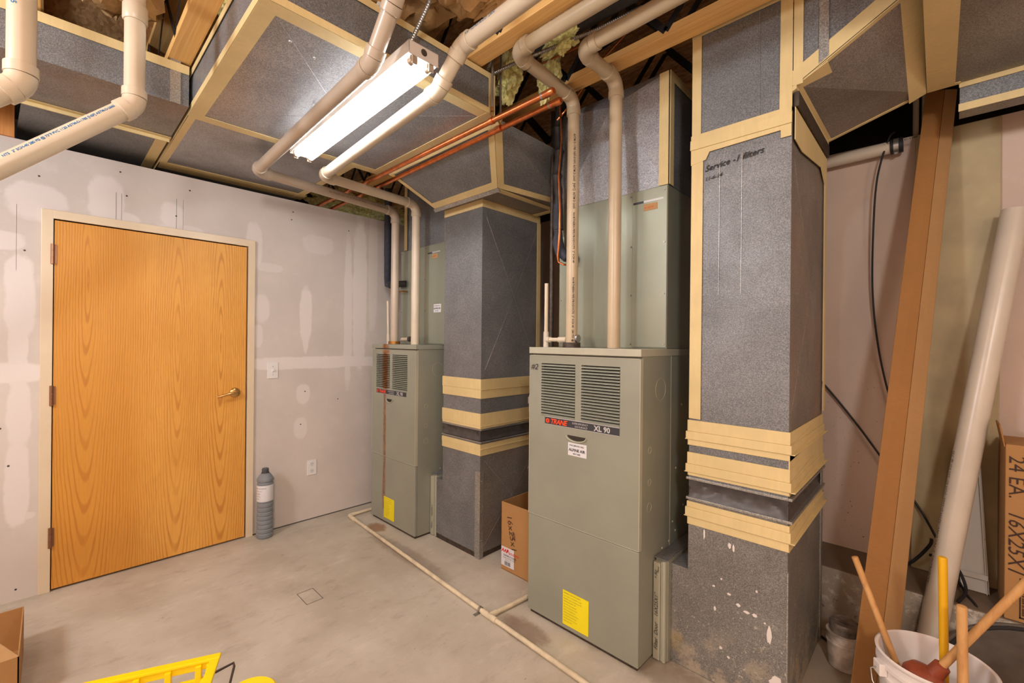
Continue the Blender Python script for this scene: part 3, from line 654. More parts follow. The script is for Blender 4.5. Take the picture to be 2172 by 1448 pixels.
lettering('handwriting', d2, 'Service -1 filters', .034, plane_map((-.712, Y0 - .003, 2.120), (1, 0, .09), Z), 'marker', .3, .0005)
lettering('handwriting', d2, '11-6-14', .022, plane_map((-.712, Y0 - .003, 2.080), (1, 0, .09), Z), 'marker', .3, .0003)
# white paint drips on the lower front
b = B()
for (px, pz, s1, s2) in [(-.70, .60, .004, .02), (-.60, .585, .006, .012), (-.585, .58, .004, .016), (-.565, .36, .008, .006), (-.535, .345, .012, .005), (-.505, .345, .010, .006), (-.60, .39, .008, .005), (-.66, .40, .006, .004), (-.655, .31, .005, .009), (-.455, .29, .008, .035), (-.63, .44, .004, .004), (-.47, .33, .004, .004), (-.50, .44, .004, .005), (-.63, .16, .006, .006), (-.6, .135, .006, .005), (-.43, .12, .022, .03)]:
    n_ = 14; ring = [(px + s1 * cos(2 * pi * k / n_) * random.uniform(.75, 1.2), Y0 - .0022, pz + s2 * sin(2 * pi * k / n_) * random.uniform(.75, 1.2)) for k in range(n_)]
    b.prism(ring[::-1], (0, -.0006, 0))
o = obj('paint_splatter', b, 'bucket', d2); o['kind'] = 'stuff'

# elbow duct turning from the riser to the right
el = thing('elbow_duct', 'taped galvanised elbow duct sloping right from the second drop duct top', 'duct', (-.3, 2.2, 2.36))
P0 = V(X1 + .004, 1.905, 2.357); P1 = V(X1 + .004, 2.574, 2.369); P2 = V(-.045, 2.574, 2.476); P3 = V(-.045, 1.905, 2.56); PT0 = V(X1 + .004, 1.905, 2.735); PT3 = V(-.045, 1.905, 2.735)
face('front_panel', el, [P0, P3, PT3, PT0], 'galv'); face('bottom_panel', el, [P0, P1, P2, P3], 'galv_brown')
face('back_panel', el, [P1, P2, V(-.045, 2.574, 2.735), V(X1 + .004, 2.574, 2.735)], 'galv')
face('side_panel', el, [P0, P1, V(X1 + .004, 2.574, 2.735), PT0], 'galv')
nb = V(.3, 0, -1)
edge_tape(el, P0, P1, (1, 0, .5), .115, n=nb); edge_tape(el, P1, P2, (0, -1, 0), .02, n=nb); edge_tape(el, P2, P3, (-1, 0, -.5), .06, n=nb); edge_tape(el, P0, P3, (0, 1, 0), .02, n=nb)
edge_tape(el, P0, P3, (0, 0, 1), .05, n=(0, -1, 0)); edge_tape(el, P0, PT0, (1, 0, 0), .03, n=(0, -1, 0))
obj('drive_cleat', B().prism([(-.315, 1.898, 2.405), (-.285, 1.898, 2.423), (-.285, 1.898, 2.735), (-.315, 1.898, 2.735)], (0, .005, 0)), 'galv_edge', el, bevel=.001)
obj('flange', B().hexa([P0 + V(-.006, -.004, -.02), P0 + V(.01, -.004, -.012), P1 + V(.01, 0, -.012), P1 + V(-.006, 0, -.02), P0 + V(-.006, -.004, 0), P0 + V(.01, -.004, 0), P1 + V(.01, 0, 0), P1 + V(-.006, 0, 0)]), 'tape', el)
obj('collar_gap', B().box(X1 + .002, X1 + .02, Y0 + .01, Y1, 2.285, 2.34), 'steel_dark', el)
rd = thing('branch_duct', 'flat galvanised duct at the ceiling above the leaning beige board', 'duct', (.6, 2.2, 2.48))
Q0, Q1, Q2, Q3 = V(-.041, 2.58, 2.479), V(1.6, 2.58, 2.479), V(1.6, 1.40, 2.479), V(-.041, 1.40, 2.479)
face('bottom_panel', rd, [Q0, Q1, Q2, Q3], 'galv_brown'); 
face('side_panel', rd, [Q0, Q3, Q3 + V(0, 0, .21), Q0 + V(0, 0, .21)], 'galv'); face('front_panel', rd, [Q3, Q2, Q2 + V(0, 0, .21), Q3 + V(0, 0, .21)], 'galv')
face('back_panel', rd, [Q1, Q0, Q0 + V(0, 0, .21), Q1 + V(0, 0, .21)], 'galv'); face('top_panel', rd, [p + V(0, 0, .21) for p in (Q0, Q1, Q2, Q3)], 'galv')
edge_tape(rd, Q0, Q3, (1, 0, 0), .085, n=(0, 0, -1)); edge_tape(rd, Q0, V(.06, 2.58, 2.479), (0, -1, 0), .02, n=(0, 0, -1))
fd = thing('branch_duct', 'lower flat duct with two tape edges behind the ceiling duct, top right', 'duct', (.6, 2.75, 2.365))
panel_box(fd, .058, 1.6, 2.585, 2.665, 2.362, 2.489, {'*': 'galv', 'b': 'galv_brown'}, 'flbtk', .001)
patch('tape_strip', fd, (.055, 2.583, 2.362), X, Z, rect(0, 1.5, 0, .03, .001), 'tape', .004); patch('tape_strip', fd, (.055, 2.583, 2.459), X, Z, rect(0, 1.5, 0, .03, .001), 'tape', .004)

# ------------------------------------------------------------------ furnaces
def furnace(lb, x0, x1, y0, y1, H, body, rows, stick, loc):
    fr = thing('furnace', lb, 'furnace', loc, 'gas furnaces'); w_ = x1 - x0
    obj('cabinet', B().box(x0 + .002, x1 - .001, y0 + .022, y1, .015, H - .03), 'furnace', fr, bevel=.002)
    obj('base_plinth', B().box(x0 + .01, x1 - .01, y0 + .012, y1 - .01, 0, .016), 'steel_dark', fr)
    obj('top_cap', B().box(x0 - .003, x1 + .003, y0 - .004, y1, H - .032, H), 'furnace_edge' if body == 'furnace' else body, fr, bevel=.002)
    zs = .513
    obj('lower_panel', B().box(x0, x1, y0, y0 + .02, .018, zs - .003), body, fr, bevel=.003)
    # upper panel with two louvered openings
    lz0, lz1 = 1.030, 1.292; a0, a1, c0, c1 = x0 + .085, x0 + .085 + .20, x0 + .318, x0 + .318 + .205
    if rows[1]: a0, a1, c0, c1 = rows[1]
    b = B(); yb = y0 + .02
    b.box(x0, x1, y0, yb, zs, lz0); b.box(x0, x1, y0, yb, lz1, H - .040); b.box(x0, a0, y0, yb, lz0, lz1); b.box(a1, c0, y0, yb, lz0, lz1); b.box(c1, x1, y0, yb, lz0, lz1)
    # pull recess is not cut in, only painted dark further below
    up_ = obj('upper_panel', b, body, fr)
    obj('panel_rim', B().box(x0 - .0006, x0 + .003, y0 - .002, yb, zs, H - .04).box(x1 - .003, x1 + .0006, y0 - .002, yb, zs, H - .04).box(x0, x1, y0 - .002, yb, H - .043, H - .040).box(x0, x1, y0 - .002, y0 + .01, zs, zs + .003), 'furnace_edge', fr)
    obj('louver_backing', B().box(a0 - .01, c1 + .01, yb + .0005, yb + .0015, lz0 - .01, lz1 + .01), 'furnace_shade', fr)
    n = rows[0]; dz = (lz1 - lz0) / n; src = None
    for (l0, l1) in ((a0, a1), (c0, c1)):
        src = None
        for k in range(n):
            z = lz0 + dz * (k + .5)
            if src is None:
                src = obj('louver', B().prism([(l0, y0 + .001, z - dz * .48), (l0, y0 - .005, z - dz * .40), (l0, y0 - .004, z - dz * .26), (l0, y0 + .006, z + dz * .14), (l0, y0 + .008, z + dz * .06)], (l1 - l0, 0, 0)), body, up_)
                z00 = z
            else:
                o = src.copy(); COL.objects.link(o); o.location.z += z - z00
    # badge
    bx0, bx1, bz = rows[2]
    o = patch('badge', fr, (bx0, y0 - .0005, bz), X, Z, rect(0, bx1 - bx0, 0, .034), 'badge', .0012)
    patch('badge_edge', fr, (bx0, y0 - .0005, bz), X, Z, rect(0, bx1 - bx0, .034, .037), 'silver', .0012)
    patch('badge_edge', fr, (bx0, y0 - .0005, bz), X, Z, rect(0, bx1 - bx0, -.002, 0), 'silver', .0012)
    q = y0 - .0016
    lettering('badge_lettering', fr, 'TRANE', .034, front_map(bx0 + .036, bz + .005, q), 'orange', .25, .0008, spacing=.9)
    b = B(); cx, cz = bx0 + .019, bz + .0165
    for rr0, rr1 in ((.0115, .0055), (.0025, .0001)):
        b.add([(cx + r * cos(2 * pi * k / 20), q - .0018, cz + r * sin(2 * pi * k / 20)) for r in (rr0, rr1) for k in range(20)], [(k, (k + 1) % 20, 20 + (k + 1) % 20, 20 + k) for k in range(20)])
    obj('badge_emblem', b, 'orange', fr)
    lettering('badge_lettering', fr, 'SUPER EFFICIENCY', .0125, front_map(bx0 + .168, bz + .019, q), 'silver', .25, spacing=.85)
    lettering('badge_lettering', fr, 'GAS FURNACE', .0125, front_map(bx0 + .182, bz + .005, q), 'silver', .25, spacing=.85)
    lettering('badge_lettering', fr, 'XL 90', .034, front_map(bx0 + .292, bz + .0055, q), 'silver', .0, .0012)
    # finger pull
    hx0, hx1, hz = rows[3]
    ccx = (hx0 + hx1) / 2; hw = (hx1 - hx0) / 2
    arc = [(ccx + hw * cos(pi + pi * k / 12), y0 - .0006, hz + .022 * sin(pi + pi * k / 12)) for k in range(13)]
    b = B().prism(arc, (0, .0004, 0)); obj('pull_shade', b, 'furnace_shade', fr)  # flat dark patch painted as the shade under the pull
    arc2 = [(ccx + hw * 1.08 * cos(pi + pi * k / 12), y0 - .004, hz - .002 + .025 * sin(pi + pi * k / 12)) for k in range(13)]
    obj('pull_lip', B().tube(arc2, .003, 8), 'furnace_edge', fr)
    # yellow label
    lx, lz, lw, lh = rows[4]
    patch('warning_label', fr, (lx, y0 - .0008, lz), X, Z, rect(0, lw, 0, lh, .001), 'yellow_label', .0006)
    for k in range(11):
        tx = ['WARNING - FOR YOUR SAFETY', 'do not store or use gasoline or other', 'flammable vapors and liquids near this', 'ELECTRICAL SHUT OFF', 'turn off the gas supply and', 'disconnect all electric power', 'before servicing this unit', 'see the manual inside the door', 'for instructions and wiring', 'keep this panel closed in use', 'and the area clear'][k]
        lettering('label_print', fr, tx, .0068, front_map(lx + .006, lz + lh - .014 - k * (lh - .02) / 11, y0 - .0006), 'ink_grey', 0, 0, res=1)
    return fr
F1 = furnace('farther gas furnace by the left wall, rust streak down its front', -3.25, -2.643, 1.78, 2.45, 1.370, 'furnace_rust',
             (19, (-3.188, -2.99, -2.955, -2.752), (-3.180, -2.762, .990), (-3.030, -2.950, .955), (-3.055, .048, .145, .16)), None, (-2.95, 2.1, 0))
F2 = furnace('nearer gas furnace in front, clean front marked number 2', -1.53, -.905, 1.73, 2.45, 1.372, 'furnace',
             (19, (-1.452, -1.243, -1.208, -1.003), (-1.425, -1.003, .990), (-1.285, -1.180, .953), (-1.302, .038, .148, .165)), None, (-1.2, 2.1, 0))
lettering('handwriting', F2, '#2', .042, plane_map((-1.520, 1.7278, 1.262), (1, 0, -.1), Z), 'marker', .3)
lb2 = patch('service_sticker', F2, (-1.280, 1.7290, .858), X, Z, rect(0, .107, 0, .062), 'label', .0006)
lettering('sticker_print', F2, 'FOR SERVICE CALL', .0098, front_map(-1.270, .904, 1.7290), 'ink', 0, .0002, res=1)
lettering('sticker_print', F2, 'ALPINE AIR', .0185, front_map(-1.274, .880, 1.7290), 'ink', 0, .0004, res=1)
lettering('sticker_print', F2, '439-1682', .011, front_map(-1.250, .865, 1.7290), 'ink', 0, .0002, res=1)
# furnace sides: screws, knockout rings
def disc(name, p, c, ax, r, mat, h=.002): return obj(name, B().lathe(c, ax, [(r, 0), (r * .8, h), (.0001, h)], 12), mat, p)
def ring(name, p, c, r, mat):  # on +X face
    c = Vector(c); obj(name, B().tube([c + V(0, r * cos(2 * pi * k / 20), r * sin(2 * pi * k / 20)) for k in range(21)], .0012, 5, False), mat, p)
for (F, xs_, y0) in ((F1, -2.644, 1.78), (F2, -.906, 1.73)):
    for (dy, z) in [(.30, .95), (.33, .55), (.36, .80), (.36, .50), (.29, .47), (.22, .46), (.42, 1.1), (.45, .6)]:
        disc('screw', F, (xs_, y0 + dy, z), (1, 0, 0), .006, 'furnace_edge', .003)
    for (dy, z, r) in [(.09, .68, .02), (.09, .79, .014), (.09, .93, .014), (.19, 1.19, .05)]: ring('knockout', F, (xs_, y0 + dy, z), r, 'furnace_edge')
obj('side_seam', B().box(-.904, -.902, 2.02, 2.026, .45, 1.34), 'furnace_edge', F2)

# evaporator coil cases and supply plenums
def coil(lb, x0, x1, xm, y0, y1, z0, z1, loc):
    c = thing('coil_case', lb, 'coil case', loc, 'coil cases on the furnaces')
    obj('casing', B().box(x0, x1, y0, y1, z0, z1), 'coil', c, bevel=.002)
    obj('door_panel', B().box(xm, x1 - .001, y0 - .006, y0 + .001, z0 + .005, z1 - .001), 'coil', c, bevel=.0025)
    for z in (z0 + .02, z0 + .26, z0 + .5, z1 - .02):
        for x in (x0 + .012, xm - .008, x1 - .012): disc('screw', c, (x, y0 - (.006 if x > xm - .01 else 0), z), (0, -1, 0), .0045, 'steel', .004)
    return c
C1 = coil('far coil case standing on the rust-streaked furnace', -3.20, -2.55, -2.845, 2.0, 2.42, 1.371, 2.128, (-2.9, 2.2, 1.37))
C2 = coil('near coil case standing on the furnace marked number 2', -1.545, -.912, -1.090, 1.989, 2.42, 1.373, 2.140, (-1.2, 2.2, 1.37))
for (c, xa, za, y) in ((C2, -1.085, 2.075, 1.982), (C1, -2.815, 2.06, 1.993)):
    patch('nameplate', c, (xa, y, za), X, Z, rect(0, .055, 0, .010), 'badge', .0006); patch('nameplate', c, (xa + .055, y, za), X, Z, rect(0, .10, 0, .010), 'silver', .0006)
    patch('paper_sticker', c, (xa + .055, y, za - .040), X, Z, rect(0, .07, 0, .032), 'card_light', .0006)
    lettering('sticker_print', c, 'A 18104', .013, front_map(xa + .060, za - .030, y), 'red', .2, res=1)
patch('service_sticker', C1, (-2.735, 1.9935, 1.612), X, Z, rect(0, .09, 0, .062), 'label', .0006)
lettering('sticker_print', C1, 'FOR SERVICE CALL', .0085, front_map(-2.73, 1.658, 1.9937), 'ink', 0, .0002, res=1)
lettering('sticker_print', C1, 'ALPINE AIR', .0165, front_map(-2.733, 1.636, 1.9937), 'ink', 0, .0004, res=1)
lettering('sticker_print', C1, '439-1682', .010, front_map(-2.715, 1.620, 1.9937), 'ink', 0, .0002, res=1)
pl = thing('supply_plenum', 'far galvanised supply plenum above the far coil case', 'duct', (-2.9, 2.2, 2.13))
panel_box(pl, -3.14, -2.56, 2.003, 2.42, 2.129, 2.69, {'*': 'galv'}, 'flrtk', .007)
patch('tape_strip', pl, (-3.14, 1.994, 2.13), X, Z, rect(-.001, .038, 0, .55, .001), 'tape', .003); patch('tape_strip', pl, (-3.14, 1.994, 2.13), X, Z, rect(.535, .575, 0, .55, .001), 'tape', .003)
pl = thing('supply_plenum', 'near galvanised supply plenum with a creased front, behind the two tan pipes', 'duct', (-1.2, 2.2, 2.14))
m = V(-1.19, 1.989, 2.62)
obj('front_panel', B().add([(-1.545, 1.992, 2.141), (-.912, 1.992, 2.141), (-.912, 1.992, 2.672), (-1.545, 1.992, 2.672), (-1.20, 1.955, 2.59)], [(0, 1, 4), (1, 2, 4), (2, 3, 4), (3, 0, 4)]), 'galv_lit', pl)
panel_box(pl, -1.545, -.912, 1.992, 2.42, 2.141, 2.672, {'*': 'galv'}, 'lrtk', .006)
patch('tape_strip', pl, (-.912, 1.988, 2.141), X, Z, rect(-.045, .001, 0, .53, .001), 'tape', .003)
patch('tape_strip', pl, (-.907, 1.99, 2.141), Y, Z, rect(0, .04, 0, .53, .001), 'tape', .003); patch('tape_strip', pl, (-.907, 1.99, 2.672), Y, Z, rect(0, .43, -.045, 0, .001), 'tape', .003)

# filter racks between furnaces and drops
def rack(lb, x0, x1, y0, z1, text, loc, mat):
    r = thing('filter_rack', lb, 'filter rack', loc, 'filter racks')
    obj('housing', B().box(x0, x1 + .006, y0 + .006, 2.42, .004, z1), mat, r, bevel=.002)
    obj('filter_door', B().box(x0 - .002, x0 + (x1 - x0) * .55, y0 - .014, y0 + .006, .006, z1 - .015), 'furnace_edge', r, bevel=.002)
    obj('door_rail', B().box(x0 + (x1 - x0) * .58, x0 + (x1 - x0) * .70, y0 - .008, y0 + .006, .004, z1 - .01).box(x0 + (x1 - x0) * .74, x1, y0 - .012, y0 + .006, .004, z1 - .004), 'furnace_edge', r, bevel=.001)
    obj('top_plate', B().box(x0 - .002, x1 + .004, y0 - .004, 2.42, z1, z1 + .004), 'galv', r)
    xx = x0 + (x1 - x0) * .40
    lettering('handwriting', r, text, .024 if text[0] == 'F' else .018, plane_map((xx, y0 - .0145, .05), (0, 0, 1), (-1, 0, 0)), 'marker', .3)
    return r
rack('far grey filter rack beside the rust-streaked furnace', -2.637, -2.572, 1.925, .440, 'Filter     16x25x1 ', (-2.6, 2.15, 0), 'furnace')
R2 = rack('near grey filter rack with Filter Door handwriting beside furnace number 2', -.900, -.848, 1.872, .447, 'Filter  Door    16X25X1"', (-.875, 2.15, 0), 'furnace')
lettering('handwriting', R2, '> Air', .018, plane_map((-.884, 1.8575, .36), (0, 0, 1), (-1, 0, 0)), 'marker', .3); lettering('handwriting', R2, 'Flow', .014, plane_map((-.874, 1.8575, .39), (0, 0, 1), (-1, 0, 0)), 'marker', .3)

# junction box and gas cock on the hidden side of furnace two
jb = tag(obj('junction_box', B().box(-1.600, -1.532, 1.80, 1.86, 1.02, 1.11).box(-1.615, -1.600, 1.81, 1.85, 1.06, 1.10), 'steel', None, .003), 'small metal electrical box on the left side of furnace number 2', 'junction box')
gc = tag(obj('gas_cock', B().tube([(-1.532, 1.80, .72), (-1.57, 1.80, .72)], .012, 12).tube([(-1.57, 1.80, .72), (-1.59, 1.79, .725)], .017, 8), 'steel_dark'), 'small grey valve fitting low on the left side of furnace number 2', 'valve')
# ------------------------------------------------------------------ PVC vent pipes
r2 = .0302
BZ = 2.652
v2b = thing('vent_pipe', 'tan vent pipe on furnace number 2, right one, elbowing at the ceiling', 'pipe', (-1.12, 1.86, 1.372), 'plastic vent pipes')
pipe_run(v2b, [(-1.115, 1.86, 1.373), (-1.115, 1.86, BZ), (-1.112, 1.565, BZ), (-.10, 1.56, BZ + .01)], r2, 'pvc_tan')
v2a = thing('vent_pipe', 'tan vent pipe on furnace number 2, left one, printed along its length', 'pipe', (-1.365, 1.86, 1.372), 'plastic vent pipes')
pipe_run(v2a, [(-1.362, 1.86, 1.385), (-1.362, 1.86, BZ), (-1.335, 1.39, BZ + .005), (-.10, 1.40, BZ + .01)], r2, 'pvc_tan')
obj('base_collar', B().lathe((-1.362, 1.86, 1.372), (0, 0, 1), [(.046, 0), (.046, .026), (r2, .026)], 24), 'steel_dark', v2a)
obj('strap_hanger', B().tube([(-1.343 + .034 * cos(t_) , 1.475, BZ + .005 + .034 * sin(t_)) for t_ in [pi * 2 * k / 20 for k in range(21)]], .0035, 6, False).box(-1.38, -1.376, 1.46, 1.49, BZ, 2.74), 'steel_dark', v2a)
vv = [('NORTHERN PIPE PRODUCTS  2" SCH 40  280 PSI @ 73F  PVC', 1.73), ('ASTM D-1785 NSF-DWV ASTM D-2665  [NPC]  ASTM D-2665', 2.46), ('NORTHERN PIPE PRODUCTS  2" SCH 40', 2.06)]
for s_, z in vv: lettering('pipe_print', v2a, s_, .0145, cyl_map((-1.362, 1.86, z), (0, 0, -1), (.62, -.78, 0), r2), 'ink', 0, .0003, res=1)
lettering('pipe_print', v2a, 'NORTHERN PIPE PRODUCTS  2" SCH 40 280 PSI @ 73F PVC', .0155, cyl_map((-1.352, 1.80, BZ), (-.0, -1, 0), (.8, 0, .2), r2), 'ink_grey', res=1)
lettering('pipe_print', v2a, 'ASTM D-2665 NORTHERN PIPE  PVC 1120  @ 73F  280 PSI', .0155, cyl_map((-1.26, 1.39, BZ + .005), (1, 0, 0), (0, -1, .5), r2), 'ink_grey', res=1)
lettering('pipe_print', v2b, 'PVC 1120  ASTM-D-1785  [NSF]  ASTM-D-2665', .0155, cyl_map((-1.03, 1.565, BZ), (1, 0, 0), (0, -1, .4), r2), 'ink_grey', res=1)
VZ = 2.405
v1a = thing('vent_pipe', 'pinkish vent pipe from the far furnace turning along the ceiling, nearer the oak door', 'pipe', (-3.08, 1.87, 1.37), 'plastic vent pipes')
pipe_run(v1a, [(-3.080, 1.87, 1.385), (-3.080, 1.87, VZ), (-2.945, .845, VZ), (-1.49, .80, VZ), (-1.33, .80, VZ + .16), (-1.33, .80, 2.69)], r2, 'pvc_grey')
obj('base_collar', B().lathe((-3.08, 1.87, 1.371), (0, 0, 1), [(.046, 0), (.046, .022), (r2, .022)], 24), 'copper_old', v1a)
v1b = thing('vent_pipe', 'cream vent pipe from the far furnace running under the tube light', 'pipe', (-2.79, 1.87, 1.37), 'plastic vent pipes')
pipe_run(v1b, [(-2.795, 1.87, 1.371), (-2.795, 1.87, VZ), (-2.735, 1.150, VZ), (-1.46, 1.075, VZ), (-1.33, 1.09, VZ + .13), (1.2, 1.10, VZ + .20)], r2, 'pvc')
for o in v1a.children:
    if o.name.startswith(('pipe', 'elbow')) and max((v.co.z for v in o.data.vertices)) < 1.10 + .0: pass
for nm, p_ in (('pipe_print', v1a), ('pipe_print', v1b)):
    xs_, xe = (-3.07, 1.80) if p_ is v1a else (-2.79, 1.80)
    lettering(nm, p_, 'NORTHERN PIPE PRODUCTS  2" SCH 40  280 PSI @ 73F  PVC 1120  ASTM D-1785', .0145, cyl_map((xs_, xe, VZ), (.13 if p_ is v1a else .08, -1, 0), (1, 0, .1), r2), 'ink_grey', res=1)
lettering('pipe_print', v1b, 'DWV  02785/8/DD 28N', .018, cyl_map((-1.30, 1.09, VZ + .13), (1, 0, .03), (0, -1, .1), r2), 'ink_blue', res=1)
lettering('pipe_print', v1a, 'F-02785/B/DD-28N', .016, cyl_map((-1.33, .80, VZ + .20), (0, 0, 1), (.3, -1, 0), r2), 'ink_grey', res=1)
# two pipes over the camera's left
L2 = thing('plastic_pipe', 'cream plastic drain pipe with blue print slanting off left, right one of two', 'pipe', (-2.085, .2, 2.24), 'cream drain pipes at left')
pipe_run(L2, [(-2.085, .202, 3.0), (-2.085, .202, 2.235), (-2.085, -.62, 1.413)], r2, 'pvc', R=.055)
obj('coupling', B().tube([(-2.085, .202, 2.53), (-2.085, .202, 2.535), (-2.085, .202, 2.585), (-2.085, .202, 2.59)], [r2 * 1.1, r2 * 1.2, r2 * 1.2, r2 * 1.1], 24), 'pvc', L2)
dd = V(0, -1, -1).normalized()
lettering('pipe_print', L2, 'NTS   2" SCH-40 280 PSI @ 73°F PVC 1120 ASTM-D-1785 [NSF] ASTM-D-2665', .0118, cyl_map(V(-2.085, .202, 2.235) + dd * .062, -dd, (.75, -.25, .25), r2), 'ink_blue', 0, .0003, center=True, spacing=.92)
L1 = thing('plastic_pipe', 'cream plastic drain pipe ending in an elbow at the far left', 'pipe', (-1.877, -.06, 2.1), 'cream drain pipes at left')
pipe_run(L1, [(-1.877, -.063, 3.0), (-1.877, -.063, 2.115), (-1.877, -.70, 1.478)], r2, 'pvc', R=.055)
lettering('pipe_print', L1, '280 PSI @ 73°F PVC 1120 ASTM-D-1785', .0175, cyl_map((-1.877, -.063, 2.62), (0, 0, -1), (.62, -.55, 0), r2), 'ink_blue', 0, .0003)

# condensate lines on the furnace tops
cn = thing('condensate_line', 'thin cream condensate tee beside the left tan vent pipe', 'pipe', (-1.55, 1.86, 1.372), 'condensate lines on the furnaces')
obj('riser', B().tube([(-1.552, 1.885, 1.45), (-1.552, 1.885, 1.72)], .0107, 14), 'pvc', cn)
obj('tee_fitting', B().tube([(-1.552, 1.885, 1.36), (-1.552, 1.885, 1.455)], .0150, 14).tube([(-1.552, 1.885, 1.412), (-1.515, 1.875, 1.412)], .0150, 14), 'pvc_white', cn)
obj('branch', B().tube([(-1.52, 1.876, 1.412), (-1.44, 1.87, 1.412)], .0107, 14).tube([(-1.452, 1.87, 1.412), (-1.395, 1.865, 1.412)], .0150, 14), 'pvc', cn)
obj('hose_clamp', B().tube([(-1.330, 1.86, 1.418), (-1.318, 1.86, 1.418)], .020, 14), 'steel', cn)
cn = thing('condensate_line', 'thin cream condensate riser with a grey coupling on the far furnace', 'pipe', (-3.18, 1.87, 1.37), 'condensate lines on the furnaces')
obj('riser', B().tube([(-3.178, 1.875, 1.43), (-3.190, 1.875, 1.715)], .0095, 12), 'pvc', cn)
obj('tee_fitting', B().tube([(-3.176, 1.875, 1.371), (-3.178, 1.875, 1.445)], .0135, 14), 'pvc_white', cn)
obj('branch', B().tube([(-3.02, 1.90, 1.408), (-2.94, 1.92, 1.410)], .014, 12), 'pvc_grey', cn)
obj('hose_clamp', B().tube([(-2.95, 1.918, 1.41), (-2.925, 1.925, 1.412)], .021, 14).tube([(-2.925, 1.925, 1.412), (-2.90, 1.93, 1.412)], .013, 10), 'steel_dark', cn)
# refrigerant lines
rl = thing('refrigerant_line', 'black insulated refrigerant line entering the far coil case', 'pipe', (-3.3, 1.98, 1.86), 'insulated refrigerant lines')
obj('insulation_sleeve', B().tube([(-3.395, 1.99, 2.69), (-3.395, 1.99, 2.12)], .031, 14).tube([(-3.395, 1.99, 2.12), (-3.385, 1.985, 2.0), (-3.375, 1.98, 1.93), (-3.335, 1.96, 1.87), (-3.27, 1.955, 1.855)], .029, 14), 'foam', rl)
obj('end_sleeve', B().tube([(-3.27, 1.955, 1.855), (-3.16, 1.96, 1.858), (-3.115, 1.995, 1.86)], .026, 14), 'foam_blk', rl)
obj('liquid_line', B().tube([(-3.22, 1.95, 1.79), (-3.11, 1.955, 1.795), (-3.10, 2.0, 1.795)], .006, 8), 'copper_old', rl)
rl = thing('refrigerant_line', 'black wrapped refrigerant line descending between the steel gas pipe and tan vent pipe', 'pipe', (-1.5, 1.95, 1.86), 'insulated refrigerant lines')
pts = []; rs = []
for k in range(40):
    z = 2.735 - k * (.735 / 39); pts.append((-1.528 + .006 * sin(k * .5), 1.945, z)); rs.append(.021 + .0035 * abs(sin(k * .9)) + (.006 if k in (8, 15, 22) else 0))
obj('insulation_sleeve', B().tube(pts, rs, 12), 'foam_blk', rl)
obj('blue_sleeve', B().tube([(-1.525, 1.945, 2.16), (-1.522, 1.945, 2.05), (-1.52, 1.945, 2.02)], .0265, 14).tube([(-1.52, 1.945, 2.02), (-1.52, 1.94, 1.95), (-1.50, 1.935, 1.90), (-1.46, 1.94, 1.862), (-1.43, 1.985, 1.85)], [.020, .030, .031, .028, .024], 14), 'foam', rl)
obj('liquid_line', B().tube([(-1.495, 1.915, 2.70), (-1.480, 1.91, 2.5), (-1.492, 1.905, 2.3), (-1.476, 1.90, 2.1), (-1.474, 1.895, 1.98), (-1.485, 1.895, 1.86), (-1.478, 1.895, 1.83), (-1.45, 1.90, 1.815), (-1.42, 1.98, 1.815)], .0055, 8), 'copper', rl)
gp = tag(obj('gas_pipe', B().tube([(-1.625, 2.02, 2.74), (-1.625, 2.02, .6)], .0125, 12), 'steel_dark'), 'thin dark steel gas pipe dropping behind furnace number 2', 'pipe')

# overhead refrigerant / wiring in the truss space
op = tag(obj('refrigerant_sleeve', B().tube([(-1.46, 1.64, 2.835), (1.4, 1.66, 2.80)], .032, 14), 'foam_blk'), 'thick black insulated line overhead between the two tan vent pipes', 'pipe')
oc = tag(obj('copper_line', B().tube([(-1.47, 1.70, 2.80), (-1.2, 1.71, 2.785), (-1.1, 1.71, 2.78), (1.4, 1.72, 2.76)], .005, 8), 'copper'), 'slim copper line alongside the overhead black insulated line', 'pipe')
oc = tag(obj('copper_line', B().tube([(-1.52, 1.925, 2.62), (-1.40, 1.93, 2.70), (-1.27, 1.94, 2.83), (-1.05, 1.90, 2.90), (.9, 1.70, 2.92)], .0055, 8), 'copper'), 'bent copper line crossing behind the right tan vent elbow', 'pipe')
bs = tag(obj('refrigerant_sleeve', B().tube([(-1.53, 1.95, 2.70), (-1.47, 1.96, 2.80), (-1.35, 1.95, 2.93), (-.9, 1.93, 2.98), (1.2, 1.93, 2.98)], .036, 14), 'foam_blk'), 'black insulated line rising behind the left tan vent elbow', 'pipe')
cbk = tag(obj('cable_bundle', B().tube([(-1.3, 2.05, 2.86), (-.6, 2.02, 2.84), (1.2, 2.0, 2.83)], .016, 10).tube([(-1.3, 2.08, 2.88), (1.2, 2.03, 2.86)], .01, 8), 'black'), 'bundle of black cables running over the near supply plenum', 'cable')
def flex(name, pts, r, lb, mat='steel', pitch=.009):
    pts = [Vector(p) for p in pts]; fine = []; L = 0
    for i in range(len(pts) - 1):
        n = max(2, int((pts[i + 1] - pts[i]).length / (pitch / 2)))
        fine += [pts[i].lerp(pts[i + 1], k / n) for k in range(n)]
    fine.append(pts[-1]); rs = [r * (1 if k % 2 else .78) for k in range(len(fine))]
    return tag(obj(name, B().tube(fine, rs, 10), mat), lb, 'conduit', 'flexible metal conduits')
flex('flexible_conduit', [(-1.66, 1.47, 2.70), (-1.45, 1.53, 2.73), (-1.25, 1.62, 2.77), (-1.10, 1.66, 2.78), (-.9, 1.7, 2.80)], .0095, 'spiral metal conduit crossing between the two tan vent elbows')
flex('flexible_conduit', [(-1.63, .96, 2.545), (-1.55, 1.00, 2.60), (-1.42, 1.0, 2.70), (-1.35, .98, 2.80), (-1.33, .97, 3.0)], .0095, 'spiral metal conduit rising from the tube light fixture')
